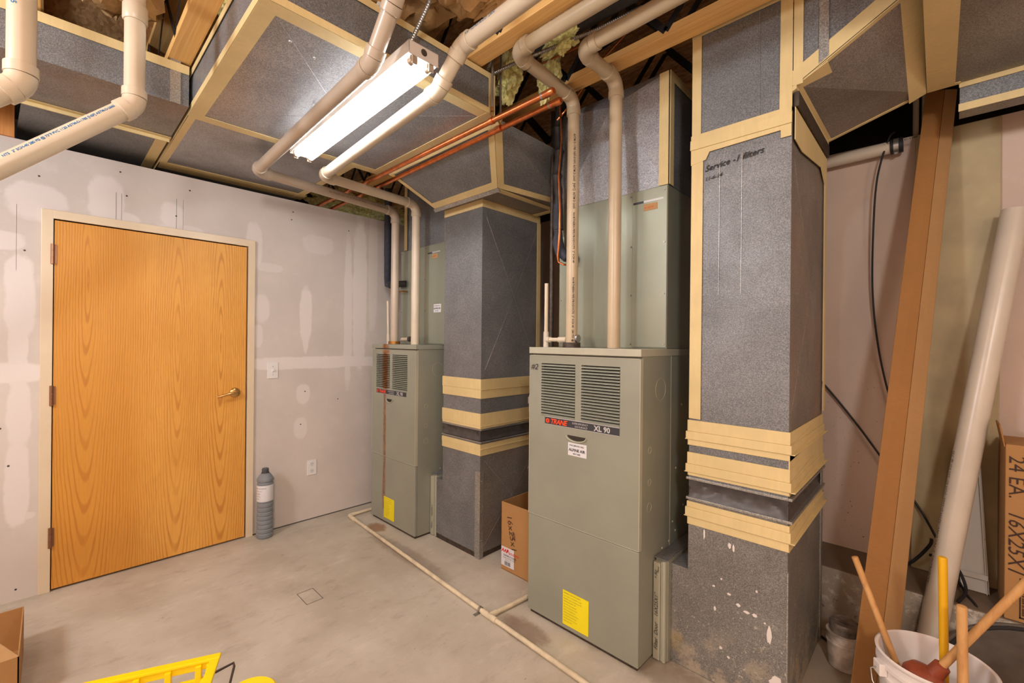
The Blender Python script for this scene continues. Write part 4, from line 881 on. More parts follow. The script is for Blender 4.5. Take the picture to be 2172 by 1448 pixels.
flex('flexible_conduit', [(-1.74, 1.53, 2.70), (-1.60, 1.49, 2.765), (-1.5, 1.45, 2.80), (-1.0, 1.45, 2.9)], .0095, 'short spiral metal conduit above the trunk duct corner')
sc = tag(obj('perforated_strap', B().obox((-1.48, .90, 2.83), V(-.09, -.03, -.16), V(.004, .016, -.002), V(.001, 0, .0015)), 'galv_edge'), 'perforated metal strap above the trunk duct beside the vent pipe', 'strap')

# copper water pipes
CZ = 2.452
for (lb, y, xe, yl) in (('upper copper pipe, one of two crossing over the taped hopper', 1.452, -1.166, 1.462), ('lower copper pipe, one of two crossing over the taped hopper', 1.531, -1.189, 1.576)):
    cp = thing('copper_pipe', lb, 'pipe', (-2.3, y, CZ), 'hanging copper pipes')
    obj('pipe', B().tube([(-3.95, yl, CZ + .008), (xe - .05, y, CZ)], .0135, 16), 'copper', cp)
    obj('end_cap', B().tube([(xe - .06, y, CZ), (xe - .035, y, CZ), (xe - .006, y, CZ), (xe, y, CZ)], [.0150, .0160, .0160, .0125], 16), 'copper', cp)
    obj('solder_ring', B().tube([(xe - .066, y, CZ), (xe - .058, y, CZ)], .0157, 16), 'steel', cp)
    hx_ = -1.542 if y < 1.5 else -1.568
    obj('pipe_clamp', B().tube([(hx_ - .01, y, CZ), (hx_ + .01, y, CZ)], .0170, 16), 'copper', cp)
for (x, y, z0, lb) in ((-1.542, 1.452, CZ + .02, 'zinc threaded rod holding the upper copper pipe'), (-1.568, 1.533, CZ + .02, 'zinc threaded rod holding the lower copper pipe')):
    ro = thing('hanger_rod', lb, 'rod', (x, y, z0), 'hanger rods')
    zt = 2.86
    obj('rod', B().tube([(x, y, z0 + .03), (x, y, zt)], .0055, 8), 'steel', ro)
    obj('clevis', B().tube([(x, y, z0 - .002), (x - .012, y, z0 + .022), (x, y, z0 + .05), (x + .012, y, z0 + .022), (x, y, z0 - .002)], .003, 6).tube([(x, y, z0 + .025), (x, y, z0 + .045)], .008, 6), 'copper_old', ro)

# ------------------------------------------------------------------ insulation overhead
def lump(name, lb, c, r3, mat, seed, amp=.35, sub=4, freq=4., cat='insulation', grp=None, rot=0):
    bm = bmesh.new(); bmesh.ops.create_icosphere(bm, subdivisions=sub, radius=1)
    R_ = Matrix.Rotation(rot, 3, 'Y')
    for v in bm.verts:
        d = v.co.normalized(); k = 1 + amp * noise.fractal(d * freq * .5 + V(seed, seed, seed), .7, 2.2, 4) + (.06 * amp * sin(d.x * 24 + seed) if mat == 'kraft' else 0)
        v.co = R_ @ V(d.x * r3[0] * k, d.y * r3[1] * k, d.z * r3[2] * k) + V(*c)
    b = B(); b.v = [v.co.copy() for v in bm.verts]; b.f = [tuple(v.index for v in f.verts) for f in bm.faces]; b.sm = [True] * len(b.f); bm.free()
    o = obj(name, b, mat); return tag(o, lb, cat, grp) if lb else o
KG = 'kraft faced insulation batts overhead'
lump('insulation_batt', 'crumpled kraft insulation batt overhead behind the tube light', (-1.72, 1.10, 2.93), (.26, .17, .13), 'kraft', 1, .5, grp=KG)
lump('insulation_batt', 'kraft insulation batt with a yellow core overhead at the top centre', (-1.38, 1.16, 2.90), (.16, .13, .12), 'kraft', 2, .5, grp=KG)
lump('insulation_batt', 'kraft insulation batt filling the joist bay right of the top centre', (-.95, 1.60, 2.96), (.34, .17, .10), 'kraft', 3, .5, grp=KG)
lump('insulation_batt', 'kraft insulation batt overhead at the top left by the orange chord', (-2.50, .20, 2.94), (.24, .14, .12), 'kraft', 4, .5, grp=KG)
lump('insulation_batt', 'kraft insulation batt along the chord beside the upper cream elbow', (-1.2, 1.25, 2.80), (.22, .05, .06), 'kraft', 5, .6, grp=KG)
FG = 'yellow fibreglass tufts'
lump('fiberglass_tuft', 'hanging yellow fibreglass tuft left of the tan vent elbow', (-1.60, 1.62, 2.76), (.06, .05, .11), 'fiberglass', 6, .6, 5, 3.4, grp=FG, rot=.3)
lump('fiberglass_tuft', 'yellow fibreglass tuft between the two tan vent elbows', (-1.43, 1.74, 2.76), (.05, .04, .12), 'fiberglass', 7, .6, 5, 3.4, grp=FG, rot=.2)
lump('fiberglass_tuft', 'yellow fibreglass tuft behind the left tan vent pipe top', (-1.27, 1.63, 2.80), (.09, .04, .05), 'fiberglass', 8, .6, 5, 3.4, grp=FG)
lump('fiberglass_tuft', 'yellow fibreglass tuft at the top left between the ducts', (-2.25, .55, 2.84), (.10, .05, .05), 'fiberglass', 9, .6, 5, 3.4, grp=FG)
lump('fiberglass_tuft', 'yellow fibreglass at the far left above the wall top', (-3.75, -.36, 2.62), (.10, .14, .14), 'fiberglass', 10, .5, 5, 3.4, grp=FG)
lump('fiberglass_tuft', 'yellow fibreglass behind the wall top left of the far furnace', (-3.80, 1.98, 2.58), (.10, .42, .14), 'fiberglass', 11, .5, 5, 5, grp=FG)

# ------------------------------------------------------------------ tube light
lf = thing('tube_light', 'lit twin tube fluorescent fixture under the trunk duct', 'light fixture', (-2.03, .98, 2.48))
dx = V(1.22, -.030, 0).normalized(); px_ = V(-dx.y, dx.x, 0); C0 = V(-2.62, .985, 2.492); L = 1.235; hw = .064
def LF(a, c, z): return C0 + dx * a + px_ * c + V(0, 0, z)
b = B(); t1 = .0012
b.hexa([LF(0, -hw, -.045), LF(L, -hw, -.045), LF(L, -hw + .002, -.045), LF(0, -hw + .002, -.045), LF(0, -hw, 0), LF(L, -hw, 0), LF(L, -hw + .002, 0), LF(0, -hw + .002, 0)])
b.hexa([LF(0, hw - .002, -.045), LF(L, hw - .002, -.045), LF(L, hw, -.045), LF(0, hw, -.045), LF(0, hw - .002, 0), LF(L, hw - .002, 0), LF(L, hw, 0), LF(0, hw, 0)])
b.hexa([LF(0, -hw, -.002), LF(L, -hw, -.002), LF(L, hw, -.002), LF(0, hw, -.002), LF(0, -hw, 0), LF(L, -hw, 0), LF(L, hw, 0), LF(0, hw, 0)])
obj('channel', b, 'white_paint', lf)
obj('reflector', B().prism([LF(.02, -.05, -.030), LF(.02, .0, -.022), LF(.02, .05, -.030), LF(.02, .05, -.028), LF(.02, 0, -.020), LF(.02, -.05, -.028)], dx * (L - .04)), 'white_paint', lf)
for s_ in (0, 1):
    a = L if s_ else 0
    b = B().hexa([LF(a - .002, -hw, -.05), LF(a, -hw, -.05), LF(a, hw, -.05), LF(a - .002, hw, -.05), LF(a - .002, -hw, 0), LF(a, -hw, 0), LF(a, hw, 0), LF(a - .002, hw, 0)])
    e = obj('end_plate', b, 'white_paint', lf)
    obj('knockout', B().lathe(LF(a, 0, -.022), dx * (1 if s_ else -1), [(.0001, .0008), (.013, .0008), (.013, 0)], 20), 'steel_dark', e)
for c in (-.036, .036):
    obj('lamp_tube', B().tube([LF(.035, c, -.055), LF(L - .035, c, -.055)], .016, 16), 'tube', lf)
    for a0, a1 in ((.012, .036), (L - .036, L - .012)):
        obj('tube_cap', B().tube([LF(a0, c, -.055), LF(a1, c, -.055)], .0165, 16), 'bulb_end', lf)
        am = a0 - .006 if a0 < .5 else a1
        obj('lamp_holder', B().hexa([LF(am, c - .011, -.075), LF(am + .008, c - .011, -.075), LF(am + .008, c + .011, -.075), LF(am, c + .011, -.075), LF(am, c - .011, -.01), LF(am + .008, c - .011, -.01), LF(am + .008, c + .011, -.01), LF(am, c + .011, -.01)]), 'bulb_end', lf, bevel=.002)

# ------------------------------------------------------------------ floor drain line
dp = thing('drain_line', 'thin white plastic drain line lying on the floor around the furnaces', 'pipe', (-2.2, 1.6, 0))
def fp(x, y): return V(x, y, .014)
obj('pipe', B().tube([fp(-3.32, 1.640), fp(-1.66, 1.545)], .0115, 14), 'pvc_drain', dp); obj('pipe', B().tube([fp(-1.60, 1.543), fp(-.6, 1.495)], .0115, 14), 'pvc_drain', dp)
obj('elbow', B().tube([fp(-3.29, 1.638), fp(-3.335, 1.641), fp(-3.342, 1.65), fp(-3.345, 1.69)], .0145, 14), 'pvc_drain', dp)
obj('coupling', B().tube([fp(-3.28, 1.6375), fp(-3.23, 1.6345)], .0150, 14), 'pvc_drain', dp)
obj('pipe', B().tube([fp(-3.345, 1.69), fp(-3.36, 2.6)], .0115, 14), 'pvc_drain', dp)
obj('tee_fitting', B().tube([fp(-1.675, 1.5455), fp(-1.57, 1.5405)], .0150, 14).tube([fp(-1.625, 1.543), fp(-1.62, 1.59)], .0150, 14), 'pvc_drain', dp)
obj('pipe', B().tube([fp(-1.62, 1.58), fp(-1.585, 1.95)], .0115, 14), 'pvc_drain', dp)
obj('pipe_strap', B().tube([fp(-1.70, 1.547), fp(-1.688, 1.5465)], .0165, 14).box(-1.705, -1.685, 1.505, 1.535, 0, .003), 'steel', dp)
# scored floor access plate
o = tag(obj('floor_score', B().box(-2.53, -2.39, .945, .948, 0, .0008).box(-2.53, -2.527, .948, 1.03, 0, .0008).box(-2.393, -2.39, .948, 1.03, 0, .0008).box(-2.53, -2.39, 1.03, 1.033, 0, .0008), 'rubber_grey'), 'small rectangle scored in the concrete before the far furnace', 'floor mark')

# ------------------------------------------------------------------ small things on the floor
tb = thing('toner_bottle', 'grey ribbed plastic bottle standing right of the oak door', 'bottle', (-3.43, 1.06, 0))
prof = [(.0001, .002), (.046, .002), (.052, .008)]
for k in range(8): z = .012 + k * .030; prof += [(.052, z), (.0535, z + .004), (.0535, z + .020), (.048, z + .025)]
prof += [(.052, .256), (.052, .385), (.048, .39), (.048, .395), (.054, .40), (.054, .415), (.050, .42), (.034, .445), (.026, .450), (.026, .455)]
obj('body', B().lathe((-3.43, 1.06, 0), Z, prof, 28), 'toner', tb)
lab = obj('wrap_label', B().lathe((-3.43, 1.06, 0), Z, [(.0524, .262), (.0528, .264), (.0528, .372), (.0524, .374)], 28), 'label', tb)
obj('cap', B().lathe((-3.43, 1.06, 0), Z, [(.020, .452), (.022, .455), (.022, .482), (.018, .487), (.0001, .487)], 20), 'toner_dark', tb)
for k, s_ in enumerate(['TONER CARTRIDGE', 'read before use', 'keep upright', 'net wt 700 g', 'store cool']):
    def mp(a, b_, k=k):
        th = a / .0532 - 1.05; bx = V(.68, -.73, 0).normalized(); by = Z.cross(bx); return V(-3.43, 1.06, .352 - k * .018 + b_) + (bx * cos(th) + by * sin(th)) * .0534
    lettering('label_print', tb, s_, .010, mp, 'ink_grey', res=1)

# open cardboard box beside the drop duct
ob = thing('cardboard_box', 'open brown carton with handwriting between drop duct and furnace number 2', 'box', (-1.75, 2.07, 0))
bx0, bx1, by0, by1, bh = -1.934, -1.60, 1.936, 2.21, .415
obj('front_wall', B().box(bx0, bx1, by0, by0 + .004, 0.002, bh), 'card', ob); obj('side_wall', B().box(bx0, bx0 + .004, by0 + .004, by1, 0.002, bh), 'card', ob)
obj('back_wall', B().box(bx0 + .004, bx1, by1 - .004, by1, 0.002, bh), 'card', ob); obj('side_wall', B().box(bx1 - .004, bx1, by0 + .004, by1 - .004, 0.002, bh), 'card', ob)
obj('bottom', B().box(bx0, bx1, by0, by1, 0, .004), 'card', ob)
patch('shipping_label', ob, (bx0 + .0, by0 - .0002, .028), X, Z, rect(.001, .108, 0, .115), 'label', .0004)
lettering('label_print', ob, 'AAF', .030, front_map(bx0 + .004, .112, by0), 'red', .25, .0012); lettering('label_print', ob, 'Flanders', .030, front_map(bx0 + .045, .108, by0), 'red', .3)
lettering('label_print', ob, '10004.011625', .019, front_map(bx0 + .018, .088, by0), 'ink', 0, .0002, res=1); lettering('label_print', ob, 'FURNACE FILTER 16X25X1', .009, front_map(bx0 + .018, .076, by0), 'ink', res=1); lettering('label_print', ob, 'MADE IN USA', .008, front_map(bx0 + .035, .064, by0), 'ink', res=1)
b = B(); random.seed(3); a = 0
while a < .05:
    ww = random.choice((.0008, .0016)); b.quad((bx0 + .03 + a, by0 - .001, .034), (bx0 + .03 + a + ww, by0 - .001, .034), (bx0 + .03 + a + ww, by0 - .001, .058), (bx0 + .03 + a, by0 - .001, .058)); a += ww + random.choice((.0008, .0014))
o = obj('barcode', b, 'ink', ob)
lettering('handwriting', ob, '16x25x1', .062, plane_map((bx0 + .045, by0 - .0006, .345), (.22, 0, -1), (1, 0, .22)), 'plastic_print_brown', .1, -.0004)
lettering('handwriting', ob, '(3)', .04, plane_map((bx0 + .085, by0 - .0006, .25), (.25, 0, -1), (1, 0, .25)), 'plastic_print_brown', .1, -.0003)

# ------------------------------------------------------------------ right side clutter
def slab(name, parent, P, Q, wv, tv, mat, bevel=.002):
    P, Q, wv, tv = map(Vector, (P, Q, wv, tv)); b = B().hexa([P, P + wv, P + wv + tv, P + tv, Q, Q + wv, Q + wv + tv, Q + tv]); return obj(name, b, mat, parent, bevel)
bd = tag(slab('panel_board', None, (-.088, 2.925, .316), (-.088, 2.948, 2.437), (.288, 0, 0), (0, .010, 0), 'board', .004), 'tall beige panel board leaning on the back wall behind the carton', 'board')
cb = thing('long_carton', 'tall narrow cardboard carton leaning to the ceiling against the back wall', 'box', (-.2, 2.3, 0))
P = V(-.243, 2.17, 0.0); Q = V(-.050, 2.86, 2.60); wv = V(.085, .055, 0); tv = V(-.0, .10, -.02)
Pb = V(-.262, 2.29, 0)
b = B().hexa([P, P + V(.075, .045, 0), P + V(.075, .045, 0) + V(0, .09, 0), P + V(0, .09, 0), Q, Q + V(.065, .03, 0), Q + V(.065, .06, 0), Q + V(0, .06, 0)])
obj('carton_body', b, 'card_dark', cb, .003)
P2_, Q2_ = P + V(.0755, .045, 0), Q + V(.0655, .03, 0)
obj('taped_side', B().hexa([P2_, P2_ + V(.052, .05, 0), P2_ + V(.052, .085, 0), P2_ + V(0, .04, 0), Q2_, Q2_ + V(.042, .035, 0), Q2_ + V(.042, .05, 0), Q2_ + V(0, .03, 0)]), 'card_tape', cb, .002)
pv = thing('loose_pvc_pipe', 'long white plastic pipe leaning diagonally at the right against the wall', 'pipe', (-.02, 2.6, 0))
A0, A1 = V(-.03, 2.585, .03), V(.237, 2.87, 1.985); ax_ = (A1 - A0).normalized()
obj('pipe', B().tube([A0, A1], .0446, 28, cap=False).tube([A0 + ax_ * .001, A1 - ax_ * .001], .041, 28, cap=False).lathe(A1, ax_, [(.0446, 0), (.041, 0)], 28), 'pvc_white', pv)
lettering('pipe_print', pv, 'ARMSTRONG  3" PVC DWV  ASTM D-2665  SCH 40  260 PSI @ 73F', .020, cyl_map(A0 + ax_ * .35, ax_, (-1, -.6, 0), .0446), 'ink_grey', res=1)
st = thing('metal_channel', 'pale painted metal channel strip standing on the ledge before the beige board', 'metal strip', (.12, 2.85, .316))
P = V(.082, 2.838, .318); Q = V(.052, 2.906, .92); wv = V(.088, 0, 0); nf_ = V(0, -.99, .12)
slab('web_plate', st, P, Q, wv, (0, .003, 0), 'strip', 0); slab('lip', st, P + V(.079, -.012, 0), Q + V(.079, -.012, 0), (.003, 0, 0), (0, .012, 0), 'strip', 0); slab('lip', st, P + V(0, -.012, 0), Q + V(.0, -.012, 0), (.003, 0, 0), (0, .012, 0), 'strip', 0)
for t_ in (.10, .90):
    c = P.lerp(Q, t_); slab('cross_band', st, c + V(-.002, -.016, 0), c + V(-.002, -.016, .022), (.088, 0, 0), (0, .003, 0), 'strip', 0)
fb = thing('filter_carton', 'brown carton printed 24 EA. 16X25X1 standing on the ledge, far right', 'box', (.45, 2.75, .316))
obj('carton_body', B().box(.198, .80, 2.645, 2.90, .317, 1.01), 'card', fb, .003); obj('flap', B().hexa([(.194, 2.645, 1.0), (.198, 2.645, 1.0), (.198, 2.80, 1.0), (.194, 2.80, 1.0), (.180, 2.65, 1.085), (.185, 2.65, 1.085), (.185, 2.80, 1.085), (.180, 2.80, 1.085)]), 'card_dark', fb)
fm = plane_map((.208, 2.6446, .968), (0, 0, -1), (1, 0, 0))
lettering('carton_print', fb, '24 EA.', .064, fm, 'plastic_print_brown', .0); lettering('carton_print', fb, '16X25X1', .064, plane_map((.208, 2.6446, .752), (0, 0, -1), (1, 0, 0)), 'plastic_print_brown', .25)
b = B(); a = 0
while a < .13:
    ww = random.choice((.002, .005)); b.box(.245, .45, 2.6435, 2.6445, .345 + a, .345 + a + ww); a += ww + random.choice((.002, .004))
b.box(.238, .50, 2.6435, 2.6445, .332, .338).box(.238, .242, 2.6435, 2.6445, .332, .49); obj('barcode', b, 'plastic_print_brown', fb)
# horizontal pipe with clamp
hpv = thing('wall_pipe', 'short white pipe with steel clamp along the back wall top', 'pipe', (-.3, 2.90, 2.385))
obj('pipe', B().tube([(-.70, 2.895, 2.375), (-.165, 2.90, 2.388)], .0302, 20), 'pvc_white', hpv)
obj('rubber_cap', B().tube([(-.178, 2.90, 2.388), (-.130, 2.90, 2.389)], .036, 20), 'black', hpv); obj('clamp_band', B().tube([(-.165, 2.90, 2.388), (-.146, 2.90, 2.388)], .0372, 20).box(-.160, -.150, 2.88, 2.90, 2.345, 2.352), 'steel', hpv)
lettering('pipe_print', hpv, '2" PVC DWV   NSF-14   SCH 40 ASTM D-1785', .016, cyl_map((-.39, 2.90, 2.382), (1, 0, .02), (0, -1, .3), .0302), 'ink', 0, .0003, res=1)
for (x, lb) in ((-.088, 'thin white vertical pipe in the dark gap, left of two'), (-.055, 'thin white vertical pipe in the dark gap beside the carton top')):
    tag(obj('vertical_pipe', B().tube([(x, 3.02, 2.45), (x, 3.02, 3.05)], .012, 12), 'pvc_white'), lb, 'pipe', 'thin vertical pipes')
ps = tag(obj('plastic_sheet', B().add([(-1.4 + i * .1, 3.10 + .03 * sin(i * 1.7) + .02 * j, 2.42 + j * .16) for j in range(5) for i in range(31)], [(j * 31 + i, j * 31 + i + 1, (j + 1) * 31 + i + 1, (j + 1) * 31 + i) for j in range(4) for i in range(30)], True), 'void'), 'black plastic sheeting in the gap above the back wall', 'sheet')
# cables
def cable(name, pts, r, lb, mat='black', sub=8):
    pts = [Vector(p) for p in pts]; out = []
    for i in range(len(pts) - 1):
        p0 = pts[max(i - 1, 0)]; p1 = pts[i]; p2 = pts[i + 1]; p3 = pts[min(i + 2, len(pts) - 1)]
        for k in range(sub):
            t = k / sub; out.append(.5 * ((2 * p1) + (p2 - p0) * t + (2 * p0 - 5 * p1 + 4 * p2 - p3) * t * t + (3 * p1 - p0 - 3 * p2 + p3) * t ** 3))
    out.append(pts[-1]); return tag(obj(name, B().tube(out, r, 8), mat), lb, 'cable', 'black cables')
cable('cable', [(-.165, 2.93, 2.47), (-.185, 2.88, 2.42), (-.226, 2.89, 2.25), (-.241, 2.90, 2.0), (-.243, 2.92, 1.66), (-.215, 2.93, 1.36), (-.165, 2.93, 1.10), (-.12, 2.93, .95)], .0045, 'black cable looping down from the steel clamped wall pipe')
cable('cable', [(-.60, 2.92, 1.36), (-.445, 2.93, 1.18), (-.30, 2.93, .98), (-.17, 2.92, .78), (-.06, 2.90, .62), (.02, 2.84, .47), (.09, 2.78, .33), (.13, 2.66, .30), (.15, 2.60, .12)], .005, 'black cable running diagonally across the wall to the floor')
cable('cable', [(-.15, 2.90, .33), (-.10, 2.86, .35), (-.06, 2.85, .40), (-.02, 2.85, .47), (-.015, 2.85, .50)], .007, 'short frayed black cable end beside the leaning carton')
cable('cable', [(-.02, 2.83, .43), (.03, 2.80, .445), (.07, 2.78, .42), (.095, 2.74, .35), (.07, 2.66, .32)], .006, 'short black cable loop in front of the metal channel')
cable('cable', [(-.45, 2.60, .006), (-.33, 2.52, .006), (-.25, 2.47, .006), (-.1, 2.46, .006)], .006, 'black cable lying at the foot of the ledge')
# grey disc (rubber lid) on edge
dk = thing('rubber_lid', 'large round dark grey rubber lid lying behind the white bucket', 'lid', (.22, 2.42, .3))
C = V(.26, 2.40, .22); nz = V(-.25, -.35, 1).normalized()
obj('lid_plate', B().lathe(C, nz, [(.0001, .006), (.235, .006), (.25, .015), (.262, .010), (.262, -.012), (.25, -.015), (.0001, -.012)], 48), 'rubber_grey', dk)
e1 = nz.cross(Z).normalized(); e2 = nz.cross(e1)
obj('rim_ring', B().tube([C + nz * .012 + (e1 * cos(2 * pi * k / 40) + e2 * sin(2 * pi * k / 40)) * .232 for k in range(41)], .007, 8, False), 'black', dk)
pr = tag(obj('support_crate', B().box(.12, .42, 2.30, 2.56, .0, .10), 'rubber_grey', None, .01), 'dark low block on the floor under the rubber lid', 'block')
# pail
pp = thing('small_pail', 'small stained white pail with clear lid beside the leaning carton', 'pail', (-.285, 2.405, 0))
obj('body', B().lathe((-.285, 2.405, 0), Z, [(.0001, .003), (.054, .003), (.058, .01), (.062, .10), (.066, .102), (.066, .112), (.063, .115), (.064, .142), (.066, .150), (.0001, .150)], 28), 'pail', pp)
obj('lid', B().lathe((-.285, 2.405, .150), Z, [(.052, 0), (.054, .004), (.054, .038), (.050, .044), (.046, .040), (.0001, .038)], 24).box(-.335, -.235, 2.400, 2.410, .190, .196), 'pail_lid', pp)
# bucket with handles in it
bc = V(-.001, 2.016, 0); R0 = .147
bk = thing('plastic_bucket', 'white five gallon bucket holding wooden handles and a plunger', 'bucket', bc)
obj('shell', B().lathe(bc, Z, [(.0001, .004), (.125, .004), (.131, .012), (.1395, .285), (.146, .287), (.146, .297), (.140, .299), (.141, .325), (.149, .327), (.149, .337), (.142, .339), (.143, .362), (R0 + .004, .364), (R0 + .005, .370), (R0, .3735), (.1415, .370), (.139, .36), (.1275, .014), (.0001, .010)], 56), 'bucket', bk)
ea = V(-.86, -.50, 0)
obj('handle_lug', B().obox(bc + V(ea.x, ea.y, 0) * .152 + V(0, 0, .318), V(-ea.y, ea.x, 0) * .020, V(ea.x, ea.y, 0) * .012, (0, 0, .020)), 'bucket', bk, .003)
obj('bail_wire', B().tube([bc + V(ea.x, ea.y, 0) * .165 + V(0, 0, .318), bc + V(ea.x * .18, ea.y * .18, .312), bc + V(-.15, -.10, .28), bc + V(-.11, -.15, .22), bc + V(-.02, -.19, .15), bc + V(.10, -.16, .14), bc + V(.16, -.05, .20), bc + V(.165, .02, .318)], .0022, 8), 'steel', bk)
def stick(name, a, c, r, mat, lb, cat='handle', grp=None):
    a, c = Vector(a), Vector(c); d = (a - c).normalized()
    o = obj(name, B().tube([c, a - d * .004, a - d * .001, a], [r, r, r * .9, r * .6], 18), mat); return tag(o, lb, cat, grp)
SA1, SA0 = (-.215, 2.05, .624), (-.028, 2.045, .10)
SB1, SB0 = (.016, 2.0, .719), (.028, 2.0, .02)
SC1, SC0 = (.0575, 1.90, .62), (.068, 1.94, .02)
SD1, SD0 = (.24, 1.95, .82), (.003, 1.95, .366)
stick('wooden_handle', SA1, SA0, .0105, 'handle_wood', 'thin wooden handle leaning left out of the white bucket', 'handle', 'handles standing in the bucket')
stick('yellow_broomstick', SB1, SB0, .0115, 'yellow_stick', 'yellow coated handle standing upright in the white bucket', 'handle', 'handles standing in the bucket')
stick('wooden_handle', SC1, SC0, .0125, 'handle_wood', 'short upright wooden handle in the middle of the white bucket', 'handle', 'handles standing in the bucket')
pg = thing('plunger', 'plunger with brown rubber cup and wooden handle slanting right across the bucket', 'plunger', SD0)
a, c = Vector(SD1), Vector(SD0); d = (a - c).normalized()
obj('handle', B().tube([c, a], .0115, 18), 'handle_wood', pg)
obj('cup', B().lathe(c + d * .035, -d, [(.0125, 0), (.021, .004), (.023, .035), (.024, .040), (.055, .060), (.064, .085), (.060, .100), (.045, .110), (.0001, .110)], 32), 'plunger', pg)
# ------------------------------------------------------------------ foreground left
cr = thing('mop_wringer', 'yellow plastic lattice tub at the bottom left of the floor', 'tub', (-1.75, .2, 0))
c0 = V(-1.80, .403, .30); e = V(-.402, -.9155, 0); nrm = V(.9155, -.402, 0)
def CR(a, c, z): return c0 + e * a + nrm * c + V(0, 0, z)
Lc, Wc = .42, .30
loop = [CR(.02, 0, 0), CR(Lc, 0, 0), CR(Lc, Wc, 0), CR(0, Wc, 0), CR(0, .02, 0), CR(.006, .006, 0), CR(.02, 0, 0)]
def wall_bar(name, z0, z1, o0, o1, bev=.003, skip=()):
    # bar running round the tub at height z0..z1, o0/o1 inward offset and thickness
    if 'far' not in skip:
        obj(name, B().hexa([CR(o0, o0, z0), CR(Lc - o0, o0, z0), CR(Lc - o0, o0 + o1, z0), CR(o0, o0 + o1, z0), CR(o0, o0, z1), CR(Lc - o0, o0, z1), CR(Lc - o0, o0 + o1, z1), CR(o0, o0 + o1, z1)]), 'yellow', cr, bev)
        obj(name, B().hexa([CR(o0, o0 + o1, z0), CR(o0 + o1, o0 + o1, z0), CR(o0 + o1, Wc, z0), CR(o0, Wc, z0), CR(o0, o0 + o1, z1), CR(o0 + o1, o0 + o1, z1), CR(o0 + o1, Wc, z1), CR(o0, Wc, z1)]), 'yellow', cr, bev)
        obj(name, B().hexa([CR(Lc - o0 - o1, o0 + o1, z0), CR(Lc - o0, o0 + o1, z0), CR(Lc - o0, Wc, z0), CR(Lc - o0 - o1, Wc, z0), CR(Lc - o0 - o1, o0 + o1, z1), CR(Lc - o0, o0 + o1, z1), CR(Lc - o0, Wc, z1), CR(Lc - o0 - o1, Wc, z1)]), 'yellow', cr, bev)
wall_bar('rim', -.012, 0, -.016, .030, .004); wall_bar('rim_skirt', -.034, -.012, 0, .008, .002)
wall_bar('cross_rib', -.085, -.058, .006, .010); wall_bar('cross_rib', -.155, -.125, .012, .010); wall_bar('cross_rib', -.225, -.195, .018, .010); wall_bar('cross_rib', -.3, -.265, .022, .010)
for k in range(5):
    a = .045 + k * .085
    obj('upright_rib', B().hexa([CR(a - .009, .026, -.3), CR(a + .009, .026, -.3), CR(a + .009, .040, -.3), CR(a - .009, .040, -.3), CR(a - .009, .002, -.012), CR(a + .009, .002, -.012), CR(a + .009, .022, -.012), CR(a - .009, .022, -.012)]), 'yellow', cr, .002)
for k in range(4):
    c_ = .012 + k * .085
    obj('upright_rib', B().hexa([CR(.026, c_ - .012, -.3), CR(.040, c_ - .012, -.3), CR(.040, c_ + .012, -.3), CR(.026, c_ + .012, -.3), CR(.002, c_ - .012, -.012), CR(.022, c_ - .012, -.012), CR(.022, c_ + .012, -.012), CR(.002, c_ + .012, -.012)]), 'yellow', cr, .002)
obj('tub_floor', B().hexa([CR(.03, .03, -.3), CR(Lc - .03, .03, -.3), CR(Lc - .03, Wc, -.3), CR(.03, Wc, -.3), CR(.03, .03, -.29), CR(Lc - .03, .03, -.29), CR(Lc - .03, Wc, -.29), CR(.03, Wc, -.29)]), 'yellow', cr)
wh = obj('wire_handle', B().tube([CR(-.01, .06, -.02), CR(-.06, .03, -.02), CR(-.065, .05, -.02), CR(-.06, .20, -.06), CR(-.01, .22, -.06)], .004, 8), 'steel_dark', cr)
lt = thing('yellow_canister', 'small round yellow plastic canister beside the yellow lattice tub', 'canister', (-1.485, .435, 0))
obj('lid_plate', B().lathe((-1.53, .432, .282), (0, 0, 1), [(.0001, .02), (.072, .02), (.08, .012), (.08, 0), (.074, 0)], 32), 'yellow', lt); obj('lid_base', B().lathe((-1.53, .432, 0), (0, 0, 1), [(.055, 0), (.068, .282)], 24), 'yellow', lt)
lc = thing('small_carton', 'small open cardboard box on the floor at the lower left corner', 'box', (-2.7, -.3, 0))
x0_, x1_, y0_, y1_ = -2.95, -2.50, -.50, -.075
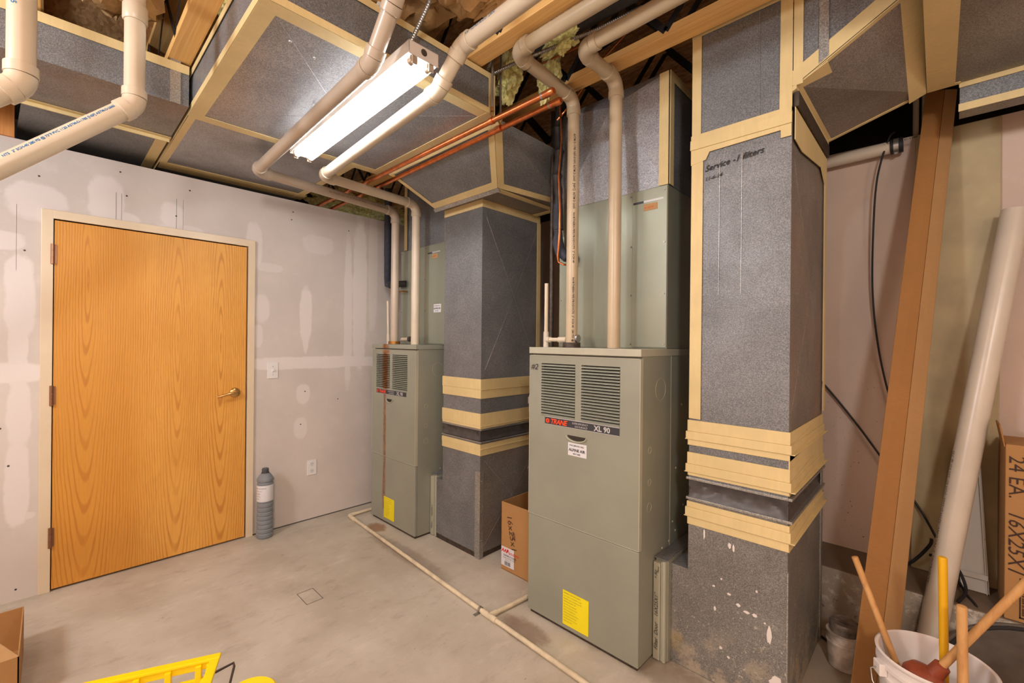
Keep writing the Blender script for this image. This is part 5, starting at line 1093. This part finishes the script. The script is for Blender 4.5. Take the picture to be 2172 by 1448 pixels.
obj('side_wall', B().box(x1_ - .004, x1_, y0_, y1_, .002, .19), 'card', lc); obj('back_wall', B().box(x0_, x1_, y1_ - .004, y1_, .002, .19), 'card', lc); obj('side_wall', B().box(x0_, x0_ + .004, y0_, y1_, .002, .19), 'card', lc); obj('bottom', B().box(x0_, x1_, y0_, y1_, 0, .004), 'card', lc)
obj('flap', B().hexa([(x1_ - .004, y0_, .19), (x1_, y0_, .19), (x1_, y1_, .19), (x1_ - .004, y1_, .19), (x1_ - .05, y0_, .24), (x1_ - .046, y0_, .24), (x1_ - .046, y1_ - .05, .24), (x1_ - .05, y1_ - .05, .24)]), 'card_light', lc)
yt = tag(obj('yellow_sleeve', B().hexa([(-2.62, -.42, .01), (-2.58, -.42, .01), (-2.58, -.12, .01), (-2.62, -.12, .01), (-2.56, -.42, .21), (-2.54, -.42, .21), (-2.54, -.14, .18), (-2.56, -.14, .18)]), 'yellow_label', None, .004), 'yellow folded packet inside the lower left cardboard box', 'packet')
# louvered shutter at the left frame edge
ls = thing('louvered_shutter', 'cream louvered shutter panel standing at the far left edge', 'shutter', (-1.37, -.4, 0))
sx0, sx1 = -1.395, -1.362
obj('stile', B().box(sx0, sx1, -.117, -.072, 0, 1.265), 'louver_cream', ls, .003); obj('stile', B().box(sx0, sx1, -.66, -.61, 0, 1.265), 'louver_cream', ls, .003)
obj('rail', B().box(sx0, sx1, -.61, -.117, 1.20, 1.265), 'louver_cream', ls, .003); obj('rail', B().box(sx0, sx1, -.61, -.117, 0, .12), 'louver_cream', ls, .003); obj('rail', B().box(sx0, sx1, -.61, -.117, .60, .66), 'louver_cream', ls, .003)
obj('top_board', B().box(sx0 - .05, sx1 - .012, -.66, -.088, 1.266, 1.297), 'louver_cream', ls, .003)
src = None
for k in range(52):
    z = .14 + k * .0205
    if .59 < z < .67 or z > 1.19: continue
    if src is None: src = obj('slat', B().hexa([(sx0 + .002, -.61, z), (sx0 + .006, -.61, z), (sx0 + .006, -.117, z), (sx0 + .002, -.117, z), (sx1 - .004, -.61, z + .022), (sx1 + .001, -.61, z + .024), (sx1 + .001, -.117, z + .024), (sx1 - .004, -.117, z + .022)]), 'louver_cream', ls); zb = z
    else:
        o = src.copy(); COL.objects.link(o); o.location.z += z - zb

for o in list(S.objects):
    if '_w' in o: del o['_w']
